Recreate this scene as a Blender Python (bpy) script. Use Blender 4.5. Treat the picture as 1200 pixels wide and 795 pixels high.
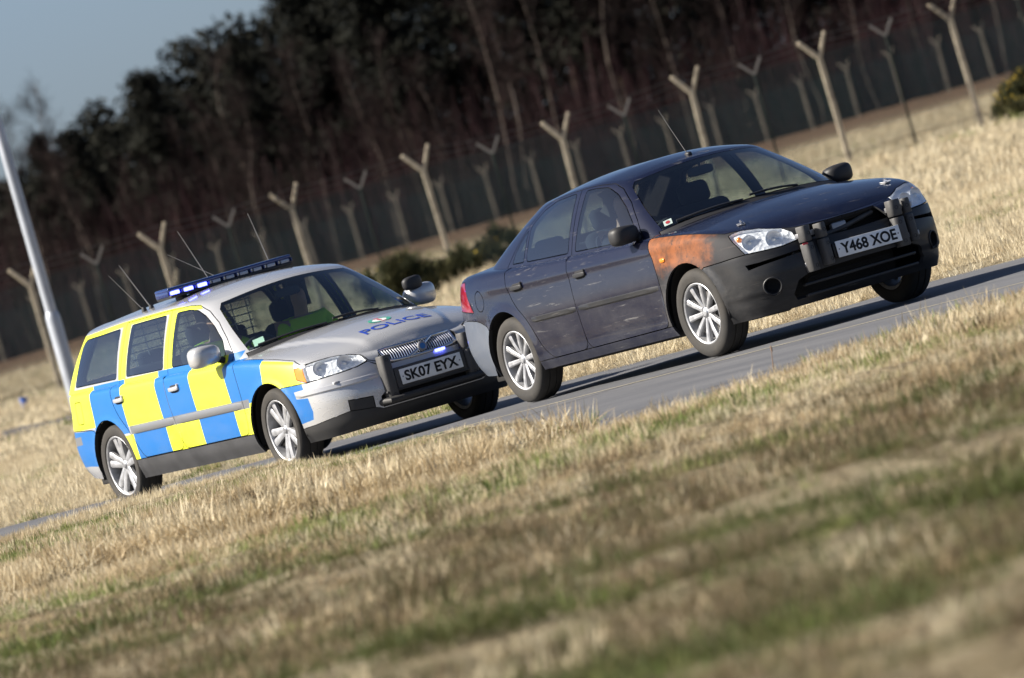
import bpy, bmesh, math, random
import numpy as np
from mathutils import Vector, Matrix, geometry
R = math.radians
random.seed(7); rng = np.random.default_rng(11)
for o in list(bpy.data.objects): bpy.data.objects.remove(o)
scene = bpy.context.scene
# ---------------------------------------------------------------- camera (standing photographer, long lens, tilted horizon)
CAM_AZ, CAM_EL, CAM_D, CAM_ROLL, CAM_F = R(-28.15), R(.70), 65.0, R(-15.97), 10851.0
CAM_T = Vector((0, -1.606, .500))
CAM_C = CAM_T+CAM_D*Vector((math.cos(CAM_EL)*math.cos(CAM_AZ), math.cos(CAM_EL)*math.sin(CAM_AZ), math.sin(CAM_EL)))
_fw = (CAM_T-CAM_C).normalized(); _r = _fw.cross(Vector((0, 0, 1))).normalized(); _u = _r.cross(_fw)
CAM_R = math.cos(CAM_ROLL)*_r+math.sin(CAM_ROLL)*_u; CAM_U = -math.sin(CAM_ROLL)*_r+math.cos(CAM_ROLL)*_u; CAM_FW = _fw
cam = bpy.data.cameras.new('camera'); camo = bpy.data.objects.new('camera', cam); scene.collection.objects.link(camo)
cam.sensor_fit = 'HORIZONTAL'; cam.sensor_width = 36; cam.lens = CAM_F/1200*36; cam.clip_start = 1; cam.clip_end = 6000
M = Matrix((CAM_R, CAM_U, -CAM_FW)).transposed().to_4x4(); M.translation = CAM_C; camo.matrix_world = M
cam.dof.use_dof = True; cam.dof.focus_distance = 64.5; cam.dof.aperture_fstop = cam.lens/1000/.058
scene.camera = camo
# ---------------------------------------------------------------- sky and sun
SUN_EL = R(36); SUN_DIR = Vector((-.44, -.90, 0)).normalized()          # horizontal direction towards the sun
world = bpy.data.worlds.new('World'); scene.world = world; world.use_nodes = True
wn = world.node_tree.nodes; wl = world.node_tree.links
sky = wn.new('ShaderNodeTexSky'); sky.sky_type = 'NISHITA'; sky.sun_disc = False; sky.sun_elevation = SUN_EL
sky.sun_rotation = math.atan2(SUN_DIR.x, SUN_DIR.y); sky.air_density = .5; sky.dust_density = 1.3; sky.ozone_density = 2.7
bg = wn['Background']; bg.inputs['Strength'].default_value = .060
wl.new(sky.outputs['Color'], bg.inputs['Color'])
sun = bpy.data.lights.new('sun', 'SUN'); sun.energy = 5.0; sun.angle = R(.53); sun.color = (1, .93, .82)
suno = bpy.data.objects.new('sun', sun); scene.collection.objects.link(suno)
sd = Vector((SUN_DIR.x*math.cos(SUN_EL), SUN_DIR.y*math.cos(SUN_EL), math.sin(SUN_EL)))
suno.rotation_euler = sd.to_track_quat('Z', 'Y').to_euler(); suno.location = (0, 0, 60)
scene.view_settings.view_transform = 'Standard'; scene.view_settings.look = 'None'; scene.view_settings.gamma = 1; scene.view_settings.exposure = 1.05
scene.cycles.max_bounces = 8; scene.cycles.transparent_max_bounces = 24; scene.cycles.use_denoising = True
import math
import numpy as np
# ---------------------------------------------------------------- numeric helpers
def cspline(t, y):
    """natural cubic spline through (t, y); y may be (n, k); returns f(tq)"""
    t = np.asarray(t, float); y = np.asarray(y, float)
    if y.ndim == 1: y = y[:, None]
    n = len(t); h = np.diff(t)
    A = np.zeros((n, n)); B = np.zeros((n, y.shape[1]))
    A[0, 0] = A[-1, -1] = 1
    for i in range(1, n-1):
        A[i, i-1] = h[i-1]; A[i, i] = 2*(h[i-1]+h[i]); A[i, i+1] = h[i]
        B[i] = 6*((y[i+1]-y[i])/h[i]-(y[i]-y[i-1])/h[i-1])
    m = np.linalg.solve(A, B)
    def f(q):
        q = np.asarray(q, float); i = np.clip(np.searchsorted(t, q)-1, 0, n-2)
        hh = h[i][..., None]; a = (t[i+1]-q)[..., None]; b = (q-t[i])[..., None]
        return (m[i]*a**3+m[i+1]*b**3)/(6*hh)+(y[i]/hh-m[i]*hh/6)*a+(y[i+1]/hh-m[i+1]*hh/6)*b
    return f
def pchip(t, y):
    """monotone cubic through (t, y) for scalar y"""
    t = np.asarray(t, float); y = np.asarray(y, float)
    if len(t) == 1: return lambda q: np.full(np.shape(q), y[0])
    h = np.diff(t); d = np.diff(y)/h; m = np.zeros(len(t))
    m[0], m[-1] = d[0], d[-1]
    for i in range(1, len(t)-1):
        if d[i-1]*d[i] > 0:
            w1, w2 = 2*h[i]+h[i-1], h[i]+2*h[i-1]
            m[i] = (w1+w2)/(w1/d[i-1]+w2/d[i])
    def f(q):
        q = np.clip(np.asarray(q, float), t[0], t[-1]); i = np.clip(np.searchsorted(t, q)-1, 0, len(t)-2)
        s = (q-t[i])/h[i]
        return (2*s**3-3*s**2+1)*y[i]+(s**3-2*s**2+s)*h[i]*m[i]+(-2*s**3+3*s**2)*y[i+1]+(s**3-s**2)*h[i]*m[i+1]
    return f
def prof(pairs):
    p = sorted(pairs.items() if isinstance(pairs, dict) else pairs)
    return pchip([a for a, b in p], [b for a, b in p])
def mirrored_spline(P):
    """spline through half outline P (first and last point at y = 0), symmetric about y = 0; chord-length parameter"""
    P = np.asarray(P, float); k = 3; flip = np.ones(P.shape[1]); flip[1] = -1
    Q = np.vstack([P[1:k+1][::-1]*flip, P, P[-k-1:-1][::-1]*flip])
    T = np.concatenate([[0], np.cumsum(np.linalg.norm(np.diff(Q[:, :2], axis=0), axis=1))]); T -= T[k]
    return cspline(T, Q), T[k:k+len(P)], T, Q
class Surf:
    """half (y >= 0) of a skin, evaluated at (u, v); u runs from the rear centre to the front centre, v from below to the top centre line"""
    soft = .02
    def pos(self, u, v):
        u = np.asarray(u, float); v = np.asarray(v, float); acc = 0
        ds = np.linspace(-1, 1, 5)*self.soft
        for d in ds:
            w = v+d; w = np.where(w < 0, -w*0, w); w = np.where(w > self.V, self.V-(w-self.V)*0, w)
            acc = acc+self.raw(u, w)
        p = acc/len(ds)
        e = np.minimum(v/self.soft, 1)[..., None]; p = p*e+self.raw(u, v)*(1-e)
        return self.bumps(p)
    def bumps(self, p): return p
    def normal(self, u, v):
        e = .012
        a = self.pos(np.clip(u+e, 0, self.U), v)-self.pos(np.clip(u-e, 0, self.U), v)
        b = self.pos(u, np.clip(v+e, 0, self.V))-self.pos(u, np.clip(v-e, 0, self.V))
        n = np.cross(b, a); l = np.linalg.norm(n, axis=-1, keepdims=True); n = n/np.maximum(l, 1e-9)
        n[..., 1] = np.where((u < 1e-6) | (u > self.U-1e-6) | (v > self.V-1e-6), 0, n[..., 1])
        return n/np.maximum(np.linalg.norm(n, axis=-1, keepdims=True), 1e-9)
    def table(self):
        if not hasattr(self, '_t'):
            uu, vv = np.meshgrid(np.linspace(0, self.U, 260), np.linspace(0, self.V, 150), indexing='ij')
            self._t = (uu.ravel(), vv.ravel(), self.pos(uu, vv).reshape(-1, 3))
        return self._t
    def find(self, fn, target, mask=None):
        """(u, v) whose fn(position) is nearest to target; fn maps (n, 3) to (n, 2)"""
        u, v, p = self.table(); d = ((fn(p)-target)**2).sum(-1)
        if mask is not None: d = np.where(mask(p), d, 1e9)
        i = int(np.argmin(d)); a, b = u[i], v[i]; r = .02
        for _ in range(9):
            ga, gb = np.meshgrid(np.clip(a+np.linspace(-r, r, 7), 0, self.U), np.clip(b+np.linspace(-r, r, 7), 0, self.V), indexing='ij')
            q = self.pos(ga, gb).reshape(-1, 3); d = ((fn(q)-target)**2).sum(-1); j = int(np.argmin(d))
            a, b = ga.ravel()[j], gb.ravel()[j]; r *= .5
        return a, b
class Lower(Surf):
    def __init__(self, base, rows, deck, vdeck=.85, arches=(), soft=.02, extra=None):
        f, ts, T, Q = mirrored_spline(base)
        self.f = f; self.U = ts[-1]; self.soft = soft; self.extra = extra
        self.rv = [r[0] for r in rows]; self.rz = [prof(r[1]) for r in rows]; self.ri = [prof(r[2]) for r in rows]
        self.v1 = self.rv[-1]; self.V = self.v1+vdeck; self.deck = prof(deck); self.arches = arches
    def raw(self, u, v):
        shp = np.broadcast(u, v).shape; u = np.broadcast_to(u, shp).ravel(); v = np.broadcast_to(v, shp).ravel()
        b = self.f(u); e = 1e-3; t = self.f(u+e)-self.f(u-e); t /= np.linalg.norm(t, axis=1)[:, None]
        nx, ny = t[:, 1], -t[:, 0]                       # inward in plan
        nx, ny = -nx*-1, ny                               # (u runs rear -> front on the +y side)
        X = b[:, 0]
        Z = np.array([g(X) for g in self.rz]); I = np.array([g(X) for g in self.ri])
        rv = np.array(self.rv); vc = np.minimum(v, self.v1)
        # monotone cubic over the rows, point by point
        z = vp(rv, Z, vc); ins = vp(rv, I, vc)
        x = b[:, 0]+nx*ins; y = b[:, 1]+ny*ins
        y = np.maximum(y, 0)
        tt = np.clip((v-self.v1)/(self.V-self.v1), 0, 1)
        zc = self.deck(x); z = np.where(v > self.v1, z+(zc-z)*(1-(1-tt)**2.0), z); y = np.where(v > self.v1, y*(1-tt), y)
        return np.stack([x, y, z], -1).reshape(shp+(3,))
    def bumps(self, p):
        p = p.copy()
        for (cx, cz, R, h, w) in self.arches:
            r = np.hypot(p[..., 0]-cx, p[..., 2]-cz); k = np.clip(1-np.maximum(r-R, 0)/w, 0, 1); k = k*k*(3-2*k)
            side = np.clip((p[..., 1]-.6)/.2, 0, 1); p[..., 1] += h*k*side
        if self.extra: p = self.extra(p)
        return p
def vp(t, Y, q):
    """pchip over rows, column-wise: Y is (rows, n), q is (n,)"""
    h = np.diff(t); d = np.diff(Y, axis=0)/h[:, None]; m = np.zeros_like(Y); m[0] = d[0]; m[-1] = d[-1]
    for i in range(1, len(t)-1):
        a, b = d[i-1], d[i]; ok = a*b > 0; w1, w2 = 2*h[i]+h[i-1], h[i]+2*h[i-1]
        with np.errstate(divide='ignore', invalid='ignore'):
            m[i] = np.where(ok, (w1+w2)/(w1/np.where(ok, a, 1)+w2/np.where(ok, b, 1)), 0)
    i = np.clip(np.searchsorted(t, q)-1, 0, len(t)-2); c = np.arange(len(q)); H = h[i]; s = (q-t[i])/H
    return (2*s**3-3*s**2+1)*Y[i, c]+(s**3-2*s**2+s)*H*m[i, c]+(-2*s**3+3*s**2)*Y[i+1, c]+(s**3-s**2)*H*m[i+1, c]
class House(Surf):
    """greenhouse: base outline, roof outline, crown"""
    def __init__(self, base, roof, crown, bulge, vside=.5, vroof=.6, soft=.03):
        base = np.array(base, float); roof = np.array(roof, float); mid = (base+roof)/2
        _, ts, T, Q = mirrored_spline(mid); k = 3; fl = np.array([1, -1, 1])
        ext = lambda P: np.vstack([P[1:k+1][::-1]*fl, P, P[-k-1:-1][::-1]*fl])
        self.fb = cspline(T, ext(base)); self.fr = cspline(T, ext(roof)); self.U = ts[-1]; self.ts = ts
        self.v1 = vside; self.V = vside+vroof; self.crown = prof(crown); self.bulge = bulge; self.soft = soft
    def raw(self, u, v):
        shp = np.broadcast(u, v).shape; u = np.broadcast_to(u, shp).ravel(); v = np.broadcast_to(v, shp).ravel()
        b = self.fb(u); r = self.fr(u); s = np.clip(v/self.v1, 0, 1)[:, None]
        e = 1e-3; t = self.fb(u+e)-self.fb(u-e); n = np.stack([-t[:, 1], t[:, 0], 0*u], -1); n /= np.linalg.norm(n, axis=1)[:, None]
        p = b+(r-b)*s+n*(self.bulge*4*s*(1-s)); tt = np.clip((v-self.v1)/(self.V-self.v1), 0, 1)
        x, y, z = p[:, 0], np.maximum(p[:, 1], 0), p[:, 2]; top = v > self.v1
        z = np.where(top, z+(self.crown(x)-z)*(1-(1-tt)**2.2), z); y = np.where(top, y*(1-tt), y)
        return np.stack([x, y, z], -1).reshape(shp+(3,))
# ---------------------------------------------------------------- the dark saloon
SAL_BASE = [(-2.455,0),(-2.445,.30),(-2.40,.56),(-2.30,.725),(-2.10,.815),(-1.80,.862),(-1.377,.888),(-.95,.898),(-.30,.904),(.35,.904),(.95,.896),(1.377,.885),(1.72,.865),(1.97,.80),(2.12,.66),(2.22,.38),(2.26,0)]
SAL_ROWS = [
 (.00, {-2.46:.28,-1.95:.25,-1.0:.205,1.0:.205,1.9:.185,2.27:.185}, {-2.46:.12,-2.0:.05,-1.0:.045,1.0:.045,2.0:.05,2.27:.09}),
 (.10, {-2.46:.36,-1.9:.33,-1.0:.285,1.0:.285,1.9:.28,2.27:.28}, {-2.46:.04,-2.0:.02,-1.0:.012,1.0:.012,2.0:.012,2.27:.02}),
 (.28, {-2.46:.52,-1.0:.44,1.0:.44,2.27:.45}, {-2.46:.0,2.27:.0}),
 (.45, {-2.46:.69,-1.9:.67,-1.0:.60,1.0:.60,1.8:.60,2.27:.59}, {-2.46:.02,-1.8:.0,1.8:.0,2.1:.015,2.27:.03}),
 (.62, {-2.46:.86,-1.9:.82,-1.0:.76,1.0:.755,1.8:.715,2.27:.66}, {-2.46:.055,-1.9:.012,-1.0:.008,1.0:.008,1.8:.02,2.1:.055,2.27:.07}),
 (.77, {-2.46:.955,-2.0:.965,-1.0:.945,.6:.905,1.0:.885,1.5:.845,1.9:.785,2.12:.74,2.27:.70}, {-2.46:.10,-2.0:.055,-1.0:.035,.6:.035,1.0:.04,1.6:.05,1.9:.075,2.12:.10,2.27:.115}),
 (.815,{-2.46:.985,-2.0:.995,-1.0:.965,.6:.925,1.0:.912,1.5:.872,1.9:.81,2.12:.757,2.27:.715}, {-2.46:.14,-2.0:.10,-1.0:.075,.6:.075,1.0:.085,1.6:.10,1.9:.12,2.12:.14,2.27:.15}),
]
SAL_DECK = {-2.32:.995,-2.1:1.02,-1.83:1.045,-1.2:1.0,.6:.95,1.15:.968,1.5:.925,1.8:.86,2.0:.795,2.12:.715}
SAL_GB = [(-1.90,0,1.03),(-1.89,.33,1.027),(-1.845,.54,1.015),(-1.76,.66,1.0),(-1.60,.735,.985),(-1.25,.785,.965),(-.6,.822,.945),(.1,.83,.92),(.55,.822,.905),(.82,.80,.90),(.925,.77,.905),(1.0,.70,.92),(1.09,.5,.945),(1.15,.25,.96),(1.17,0,.965)]
SAL_GR = [(-1.13,0,1.378),(-1.12,.26,1.375),(-1.085,.41,1.365),(-1.03,.495,1.353),(-.92,.545,1.350),(-.75,.573,1.358),(-.35,.595,1.375),(-.02,.592,1.373),(.13,.58,1.360),(.24,.562,1.348),(.30,.535,1.343),(.335,.48,1.348),(.375,.34,1.365),(.405,.17,1.378),(.415,0,1.382)]
SAL_CROWN = {-1.13:1.378,-.9:1.413,-.4:1.443,0:1.44,.25:1.416,.415:1.382}
# ---------------------------------------------------------------- the police estate
EST_BASE = [(-2.385,0),(-2.375,.32),(-2.345,.58),(-2.27,.735),(-2.10,.815),(-1.80,.86),(-1.378,.885),(-.95,.892),(-.30,.895),(.35,.895),(.95,.89),(1.378,.882),(1.72,.862),(1.98,.795),(2.14,.66),(2.25,.38),(2.295,0)]
EST_ROWS = [
 (.00, {-2.4:.30,-1.95:.25,-1.0:.185,1.0:.185,1.9:.18,2.3:.19}, {-2.4:.10,-2.0:.05,-1.0:.05,1.0:.05,2.0:.05,2.3:.09}),
 (.10, {-2.4:.38,-1.9:.33,-1.0:.29,1.0:.285,1.9:.27,2.3:.27}, {-2.4:.03,-2.0:.015,-1.0:.01,1.0:.01,2.0:.012,2.3:.02}),
 (.28, {-2.4:.52,-1.0:.44,1.0:.44,2.3:.43}, {-2.4:.0,2.3:.0}),
 (.45, {-2.4:.66,-1.9:.65,-1.0:.60,1.0:.58,1.8:.56,2.3:.55}, {-2.4:.02,-1.8:.0,1.8:.0,2.1:.012,2.3:.03}),
 (.62, {-2.4:.80,-1.9:.79,-1.0:.76,1.0:.735,1.8:.665,2.3:.61}, {-2.4:.055,-1.9:.012,-1.0:.006,1.0:.006,1.8:.015,2.1:.04,2.3:.05}),
 (.77, {-2.4:.915,-2.0:.91,-1.0:.90,.6:.88,1.0:.865,1.5:.815,1.9:.76,2.14:.72,2.3:.685}, {-2.4:.09,-2.0:.03,-1.0:.025,.6:.025,1.0:.03,1.6:.045,1.9:.06,2.14:.085,2.3:.09}),
 (.815,{-2.4:.94,-2.0:.935,-1.0:.922,.6:.90,1.0:.888,1.5:.84,1.9:.785,2.14:.74,2.3:.70}, {-2.4:.12,-2.0:.075,-1.0:.065,.6:.07,1.0:.08,1.6:.10,1.9:.12,2.14:.14,2.3:.13}),
]
EST_DECK = {-2.3:.95,-2.1:.95,.6:.94,1.1:.955,1.5:.925,1.8:.875,2.0:.83,2.10:.79,2.17:.715}
EST_GB = [(-2.335,0,.93),(-2.325,.34,.93),(-2.285,.60,.928),(-2.22,.715,.925),(-2.08,.765,.922),(-1.6,.79,.918),(-.8,.815,.912),(.1,.82,.902),(.55,.815,.895),(.84,.795,.89),(.94,.765,.893),(1.015,.69,.905),(1.11,.5,.93),(1.175,.25,.945),(1.195,0,.95)]
EST_GR = [(-2.06,0,1.388),(-2.05,.26,1.385),(-2.02,.45,1.373),(-1.97,.54,1.356),(-1.86,.578,1.350),(-1.4,.60,1.368),(-.7,.62,1.386),(-.05,.622,1.383),(.12,.61,1.370),(.22,.592,1.358),(.28,.565,1.351),(.32,.51,1.355),(.37,.36,1.373),(.405,.18,1.388),(.415,0,1.393)]
EST_CROWN = {-2.06:1.388,-1.8:1.415,-1.2:1.445,-.5:1.458,0:1.448,.25:1.424,.415:1.393}
# ---------------------------------------------------------------- object helpers
C = scene.collection
def tag(o, label=None, cat=None, group=None, kind=None):
    if label: o['label'] = label
    if cat: o['category'] = cat
    if group: o['group'] = group
    if kind: o['kind'] = kind
    return o
def empty(name, loc=(0, 0, 0), rot=(0, 0, 0), parent=None, size=.2):
    o = bpy.data.objects.new(name, None); o.location = loc; o.rotation_euler = rot; o.empty_display_size = size; C.objects.link(o)
    if parent: o.parent = parent
    return o
def link(name, me, parent=None, mats=None, loc=None, rot=None, smooth=None):
    if mats is not None:
        me.materials.clear()
        for m in (mats if isinstance(mats, (list, tuple)) else [mats]): me.materials.append(m)
    if smooth is not None: me.shade_smooth() if smooth else me.shade_flat()
    o = bpy.data.objects.new(name, me); C.objects.link(o)
    if parent: o.parent = parent
    if loc is not None: o.location = loc
    if rot is not None: o.rotation_euler = rot
    return o
def raw_mesh(name, verts, faces, smooth=False):
    me = bpy.data.meshes.new(name); me.from_pydata([tuple(map(float, v)) for v in verts], [], [tuple(map(int, f)) for f in faces]); me.update()
    if smooth: me.shade_smooth()
    return me
def bm_mesh(name, bm, smooth=False, angle=None):
    me = bpy.data.meshes.new(name); bmesh.ops.recalc_face_normals(bm, faces=bm.faces); bm.to_mesh(me); bm.free()
    if smooth: me.shade_smooth()
    if angle is not None:
        me.shade_smooth(); me.set_sharp_from_angle(angle=R(angle))
    return me
def box_bm(bm, c, s, rot=None):
    r = bmesh.ops.create_cube(bm, size=1)
    bmesh.ops.scale(bm, vec=s, verts=r['verts'])
    if rot is not None: bmesh.ops.rotate(bm, cent=(0, 0, 0), matrix=rot, verts=r['verts'])
    bmesh.ops.translate(bm, vec=c, verts=r['verts']); return r['verts']
def rbox(name, c, s, b=.01, seg=2, rot=None):
    """bevelled box mesh"""
    bm = bmesh.new(); box_bm(bm, (0, 0, 0), s)
    bmesh.ops.bevel(bm, geom=list(bm.edges), offset=min(b, min(s)*.49), segments=seg, affect='EDGES', profile=.5)
    if rot is not None: bmesh.ops.rotate(bm, cent=(0, 0, 0), matrix=rot, verts=bm.verts)
    bmesh.ops.translate(bm, vec=c, verts=bm.verts)
    return bm_mesh(name, bm, angle=40)
def lathe(name, prof_, n=48, axis='y', smooth=40, close=False):
    """profile [(radius, axial)] spun about an axis"""
    vs, fs = [], []; m = len(prof_)
    for i in range(n):
        a = 2*math.pi*i/n; c, s = math.cos(a), math.sin(a)
        for r, h in prof_: vs.append({'y': (r*c, h, r*s), 'z': (r*c, r*s, h), 'x': (h, r*c, r*s)}[axis])
    for i in range(n):
        j = (i+1) % n
        for k in range(m if close else m-1):
            l = (k+1) % m; fs.append((i*m+k, j*m+k, j*m+l, i*m+l))
    me = raw_mesh(name, vs, fs); bm = bmesh.new(); bm.from_mesh(me); bmesh.ops.remove_doubles(bm, verts=bm.verts, dist=1e-6); bpy.data.meshes.remove(me)
    return bm_mesh(name, bm, angle=smooth)
def tube(name, pts, rad, n=8, cap=True):
    """tapered tube along points; rad is a number or a list"""
    pts = [Vector(p) for p in pts]; vs, fs = [], []
    rad = rad if isinstance(rad, (list, tuple, np.ndarray)) else [rad]*len(pts)
    up = None
    for i, p in enumerate(pts):
        d = (pts[min(i+1, len(pts)-1)]-pts[max(i-1, 0)]).normalized()
        if up is None: up = d.orthogonal().normalized()
        up = (up-d*up.dot(d)).normalized(); s = d.cross(up)
        for k in range(n):
            a = 2*math.pi*k/n; vs.append(p+(up*math.cos(a)+s*math.sin(a))*rad[i])
    for i in range(len(pts)-1):
        for k in range(n): fs.append((i*n+k, i*n+(k+1) % n, (i+1)*n+(k+1) % n, (i+1)*n+k))
    if cap: fs += [tuple(range(n))[::-1], tuple(range((len(pts)-1)*n, len(pts)*n))]
    me = raw_mesh(name, vs, fs); me.shade_smooth(); me.set_sharp_from_angle(angle=R(50)); return me
def blob(name, r, e=(.6, .6), n=28, m=18, c=(0, 0, 0), warp=None):
    """superellipsoid"""
    def p(x, k): return math.copysign(abs(x)**k, x)
    vs, fs = [], []
    for j in range(m+1):
        t = -math.pi/2+math.pi*j/m
        for i in range(n):
            a = 2*math.pi*i/n; q = Vector((r[0]*p(math.cos(t), e[0])*p(math.cos(a), e[1]), r[1]*p(math.cos(t), e[0])*p(math.sin(a), e[1]), r[2]*p(math.sin(t), e[0])))
            if warp: q = Vector(warp(q))
            vs.append(q+Vector(c))
    for j in range(m):
        for i in range(n): fs.append((j*n+i, j*n+(i+1) % n, (j+1)*n+(i+1) % n, (j+1)*n+i))
    me = raw_mesh(name, vs, fs); bm = bmesh.new(); bm.from_mesh(me); bmesh.ops.remove_doubles(bm, verts=bm.verts, dist=1e-5); bpy.data.meshes.remove(me)
    return bm_mesh(name, bm, smooth=True)
def text_mesh(body, size, bold=0., extrude=0., align='CENTER', fat=0.):
    cu = bpy.data.curves.new('lettering', 'FONT'); cu.bevel_depth = fat; cu.bevel_resolution = 1; cu.body = body; cu.size = size; cu.align_x = align; cu.align_y = 'CENTER'; cu.offset = bold; cu.extrude = extrude
    o = bpy.data.objects.new('lettering', cu); C.objects.link(o); bpy.context.view_layer.update()
    me = bpy.data.meshes.new_from_object(o.evaluated_get(bpy.context.evaluated_depsgraph_get()))
    bpy.data.objects.remove(o); bpy.data.curves.remove(cu); return me
def mesh_np(me):
    a = np.empty(len(me.vertices)*3); me.vertices.foreach_get('co', a); return a.reshape(-1, 3)
def set_np(me, p): me.vertices.foreach_set('co', np.asarray(p, float).ravel()); me.update()
def xform(me, mat4): me.transform(mat4); me.update(); return me
# ---------------------------------------------------------------- materials
MATS = {}
def mat(name, col=(.5, .5, .5), rough=.5, metal=0., coat=0., spec=.5, emit=None, estr=0., bump=None, vary=None, sheen=0.):
    if name in MATS: return MATS[name]
    m = bpy.data.materials.new(name); m.use_nodes = True; MATS[name] = m; nt = m.node_tree; b = nt.nodes['Principled BSDF']
    b.inputs['Base Color'].default_value = (*col, 1); b.inputs['Roughness'].default_value = rough; b.inputs['Metallic'].default_value = metal
    b.inputs['Coat Weight'].default_value = coat; b.inputs['Coat Roughness'].default_value = .05; b.inputs['Specular IOR Level'].default_value = spec
    if sheen: b.inputs['Sheen Weight'].default_value = sheen
    if emit: b.inputs['Emission Color'].default_value = (*emit, 1); b.inputs['Emission Strength'].default_value = estr
    if vary:                                             # (scale, amount) brightness noise, (dirt colour, strength) optional
        tc = nt.nodes.new('ShaderNodeTexCoord'); no = nt.nodes.new('ShaderNodeTexNoise'); no.inputs['Scale'].default_value = vary[0]; no.inputs['Detail'].default_value = 8
        nt.links.new(tc.outputs['Object'], no.inputs['Vector'])
        mr = nt.nodes.new('ShaderNodeMapRange'); mr.inputs['From Min'].default_value = .3; mr.inputs['From Max'].default_value = .7
        nt.links.new(no.outputs['Fac'], mr.inputs['Value'])
        mx = nt.nodes.new('ShaderNodeMix'); mx.data_type = 'RGBA'
        c2 = vary[2] if len(vary) > 2 else tuple(c*(1-vary[1]) for c in col)
        mx.inputs[6].default_value = (*c2, 1); mx.inputs[7].default_value = (*[min(1, c*(1+vary[1]*.4)) for c in col], 1)
        nt.links.new(mr.outputs['Result'], mx.inputs['Factor']); nt.links.new(mx.outputs[2], b.inputs['Base Color'])
    if bump:                                             # (scale, strength, distance)
        tc = nt.nodes.new('ShaderNodeTexCoord'); no = nt.nodes.new('ShaderNodeTexNoise'); no.inputs['Scale'].default_value = bump[0]; no.inputs['Detail'].default_value = 6
        bp = nt.nodes.new('ShaderNodeBump'); bp.inputs['Strength'].default_value = bump[1]; bp.inputs['Distance'].default_value = bump[2]
        nt.links.new(tc.outputs['Object'], no.inputs['Vector']); nt.links.new(no.outputs['Fac'], bp.inputs['Height']); nt.links.new(bp.outputs['Normal'], b.inputs['Normal'])
    return m
def N(nt, kind, **kw):
    n = nt.nodes.new(kind)
    for k, v in kw.items(): setattr(n, k, v)
    return n
def ramp(nt, src, a, b):
    m = N(nt, 'ShaderNodeMapRange', interpolation_type='SMOOTHSTEP'); m.inputs['From Min'].default_value = a; m.inputs['From Max'].default_value = b; nt.links.new(src, m.inputs['Value']); return m.outputs['Result']
def math2(nt, op, a, b):
    m = N(nt, 'ShaderNodeMath', operation=op, use_clamp=False)
    for i, x in enumerate((a, b)):
        if isinstance(x, (int, float)): m.inputs[i].default_value = x
        else: nt.links.new(x, m.inputs[i])
    return m.outputs[0]
def mixc(nt, f, a, b):
    m = N(nt, 'ShaderNodeMix', data_type='RGBA')
    for s, x in ((m.inputs['Factor'], f), (m.inputs[6], a), (m.inputs[7], b)):
        if isinstance(x, (int, float)): s.default_value = x
        elif isinstance(x, tuple): s.default_value = (*x, 1)
        else: nt.links.new(x, s)
    return m.outputs[2]
def noise(nt, vec, scale, detail=6, rough=.6, dist=0.):
    n = N(nt, 'ShaderNodeTexNoise'); n.inputs['Scale'].default_value = scale; n.inputs['Detail'].default_value = detail; n.inputs['Roughness'].default_value = rough; n.inputs['Distortion'].default_value = dist
    nt.links.new(vec, n.inputs['Vector']); return n.outputs['Fac']
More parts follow.
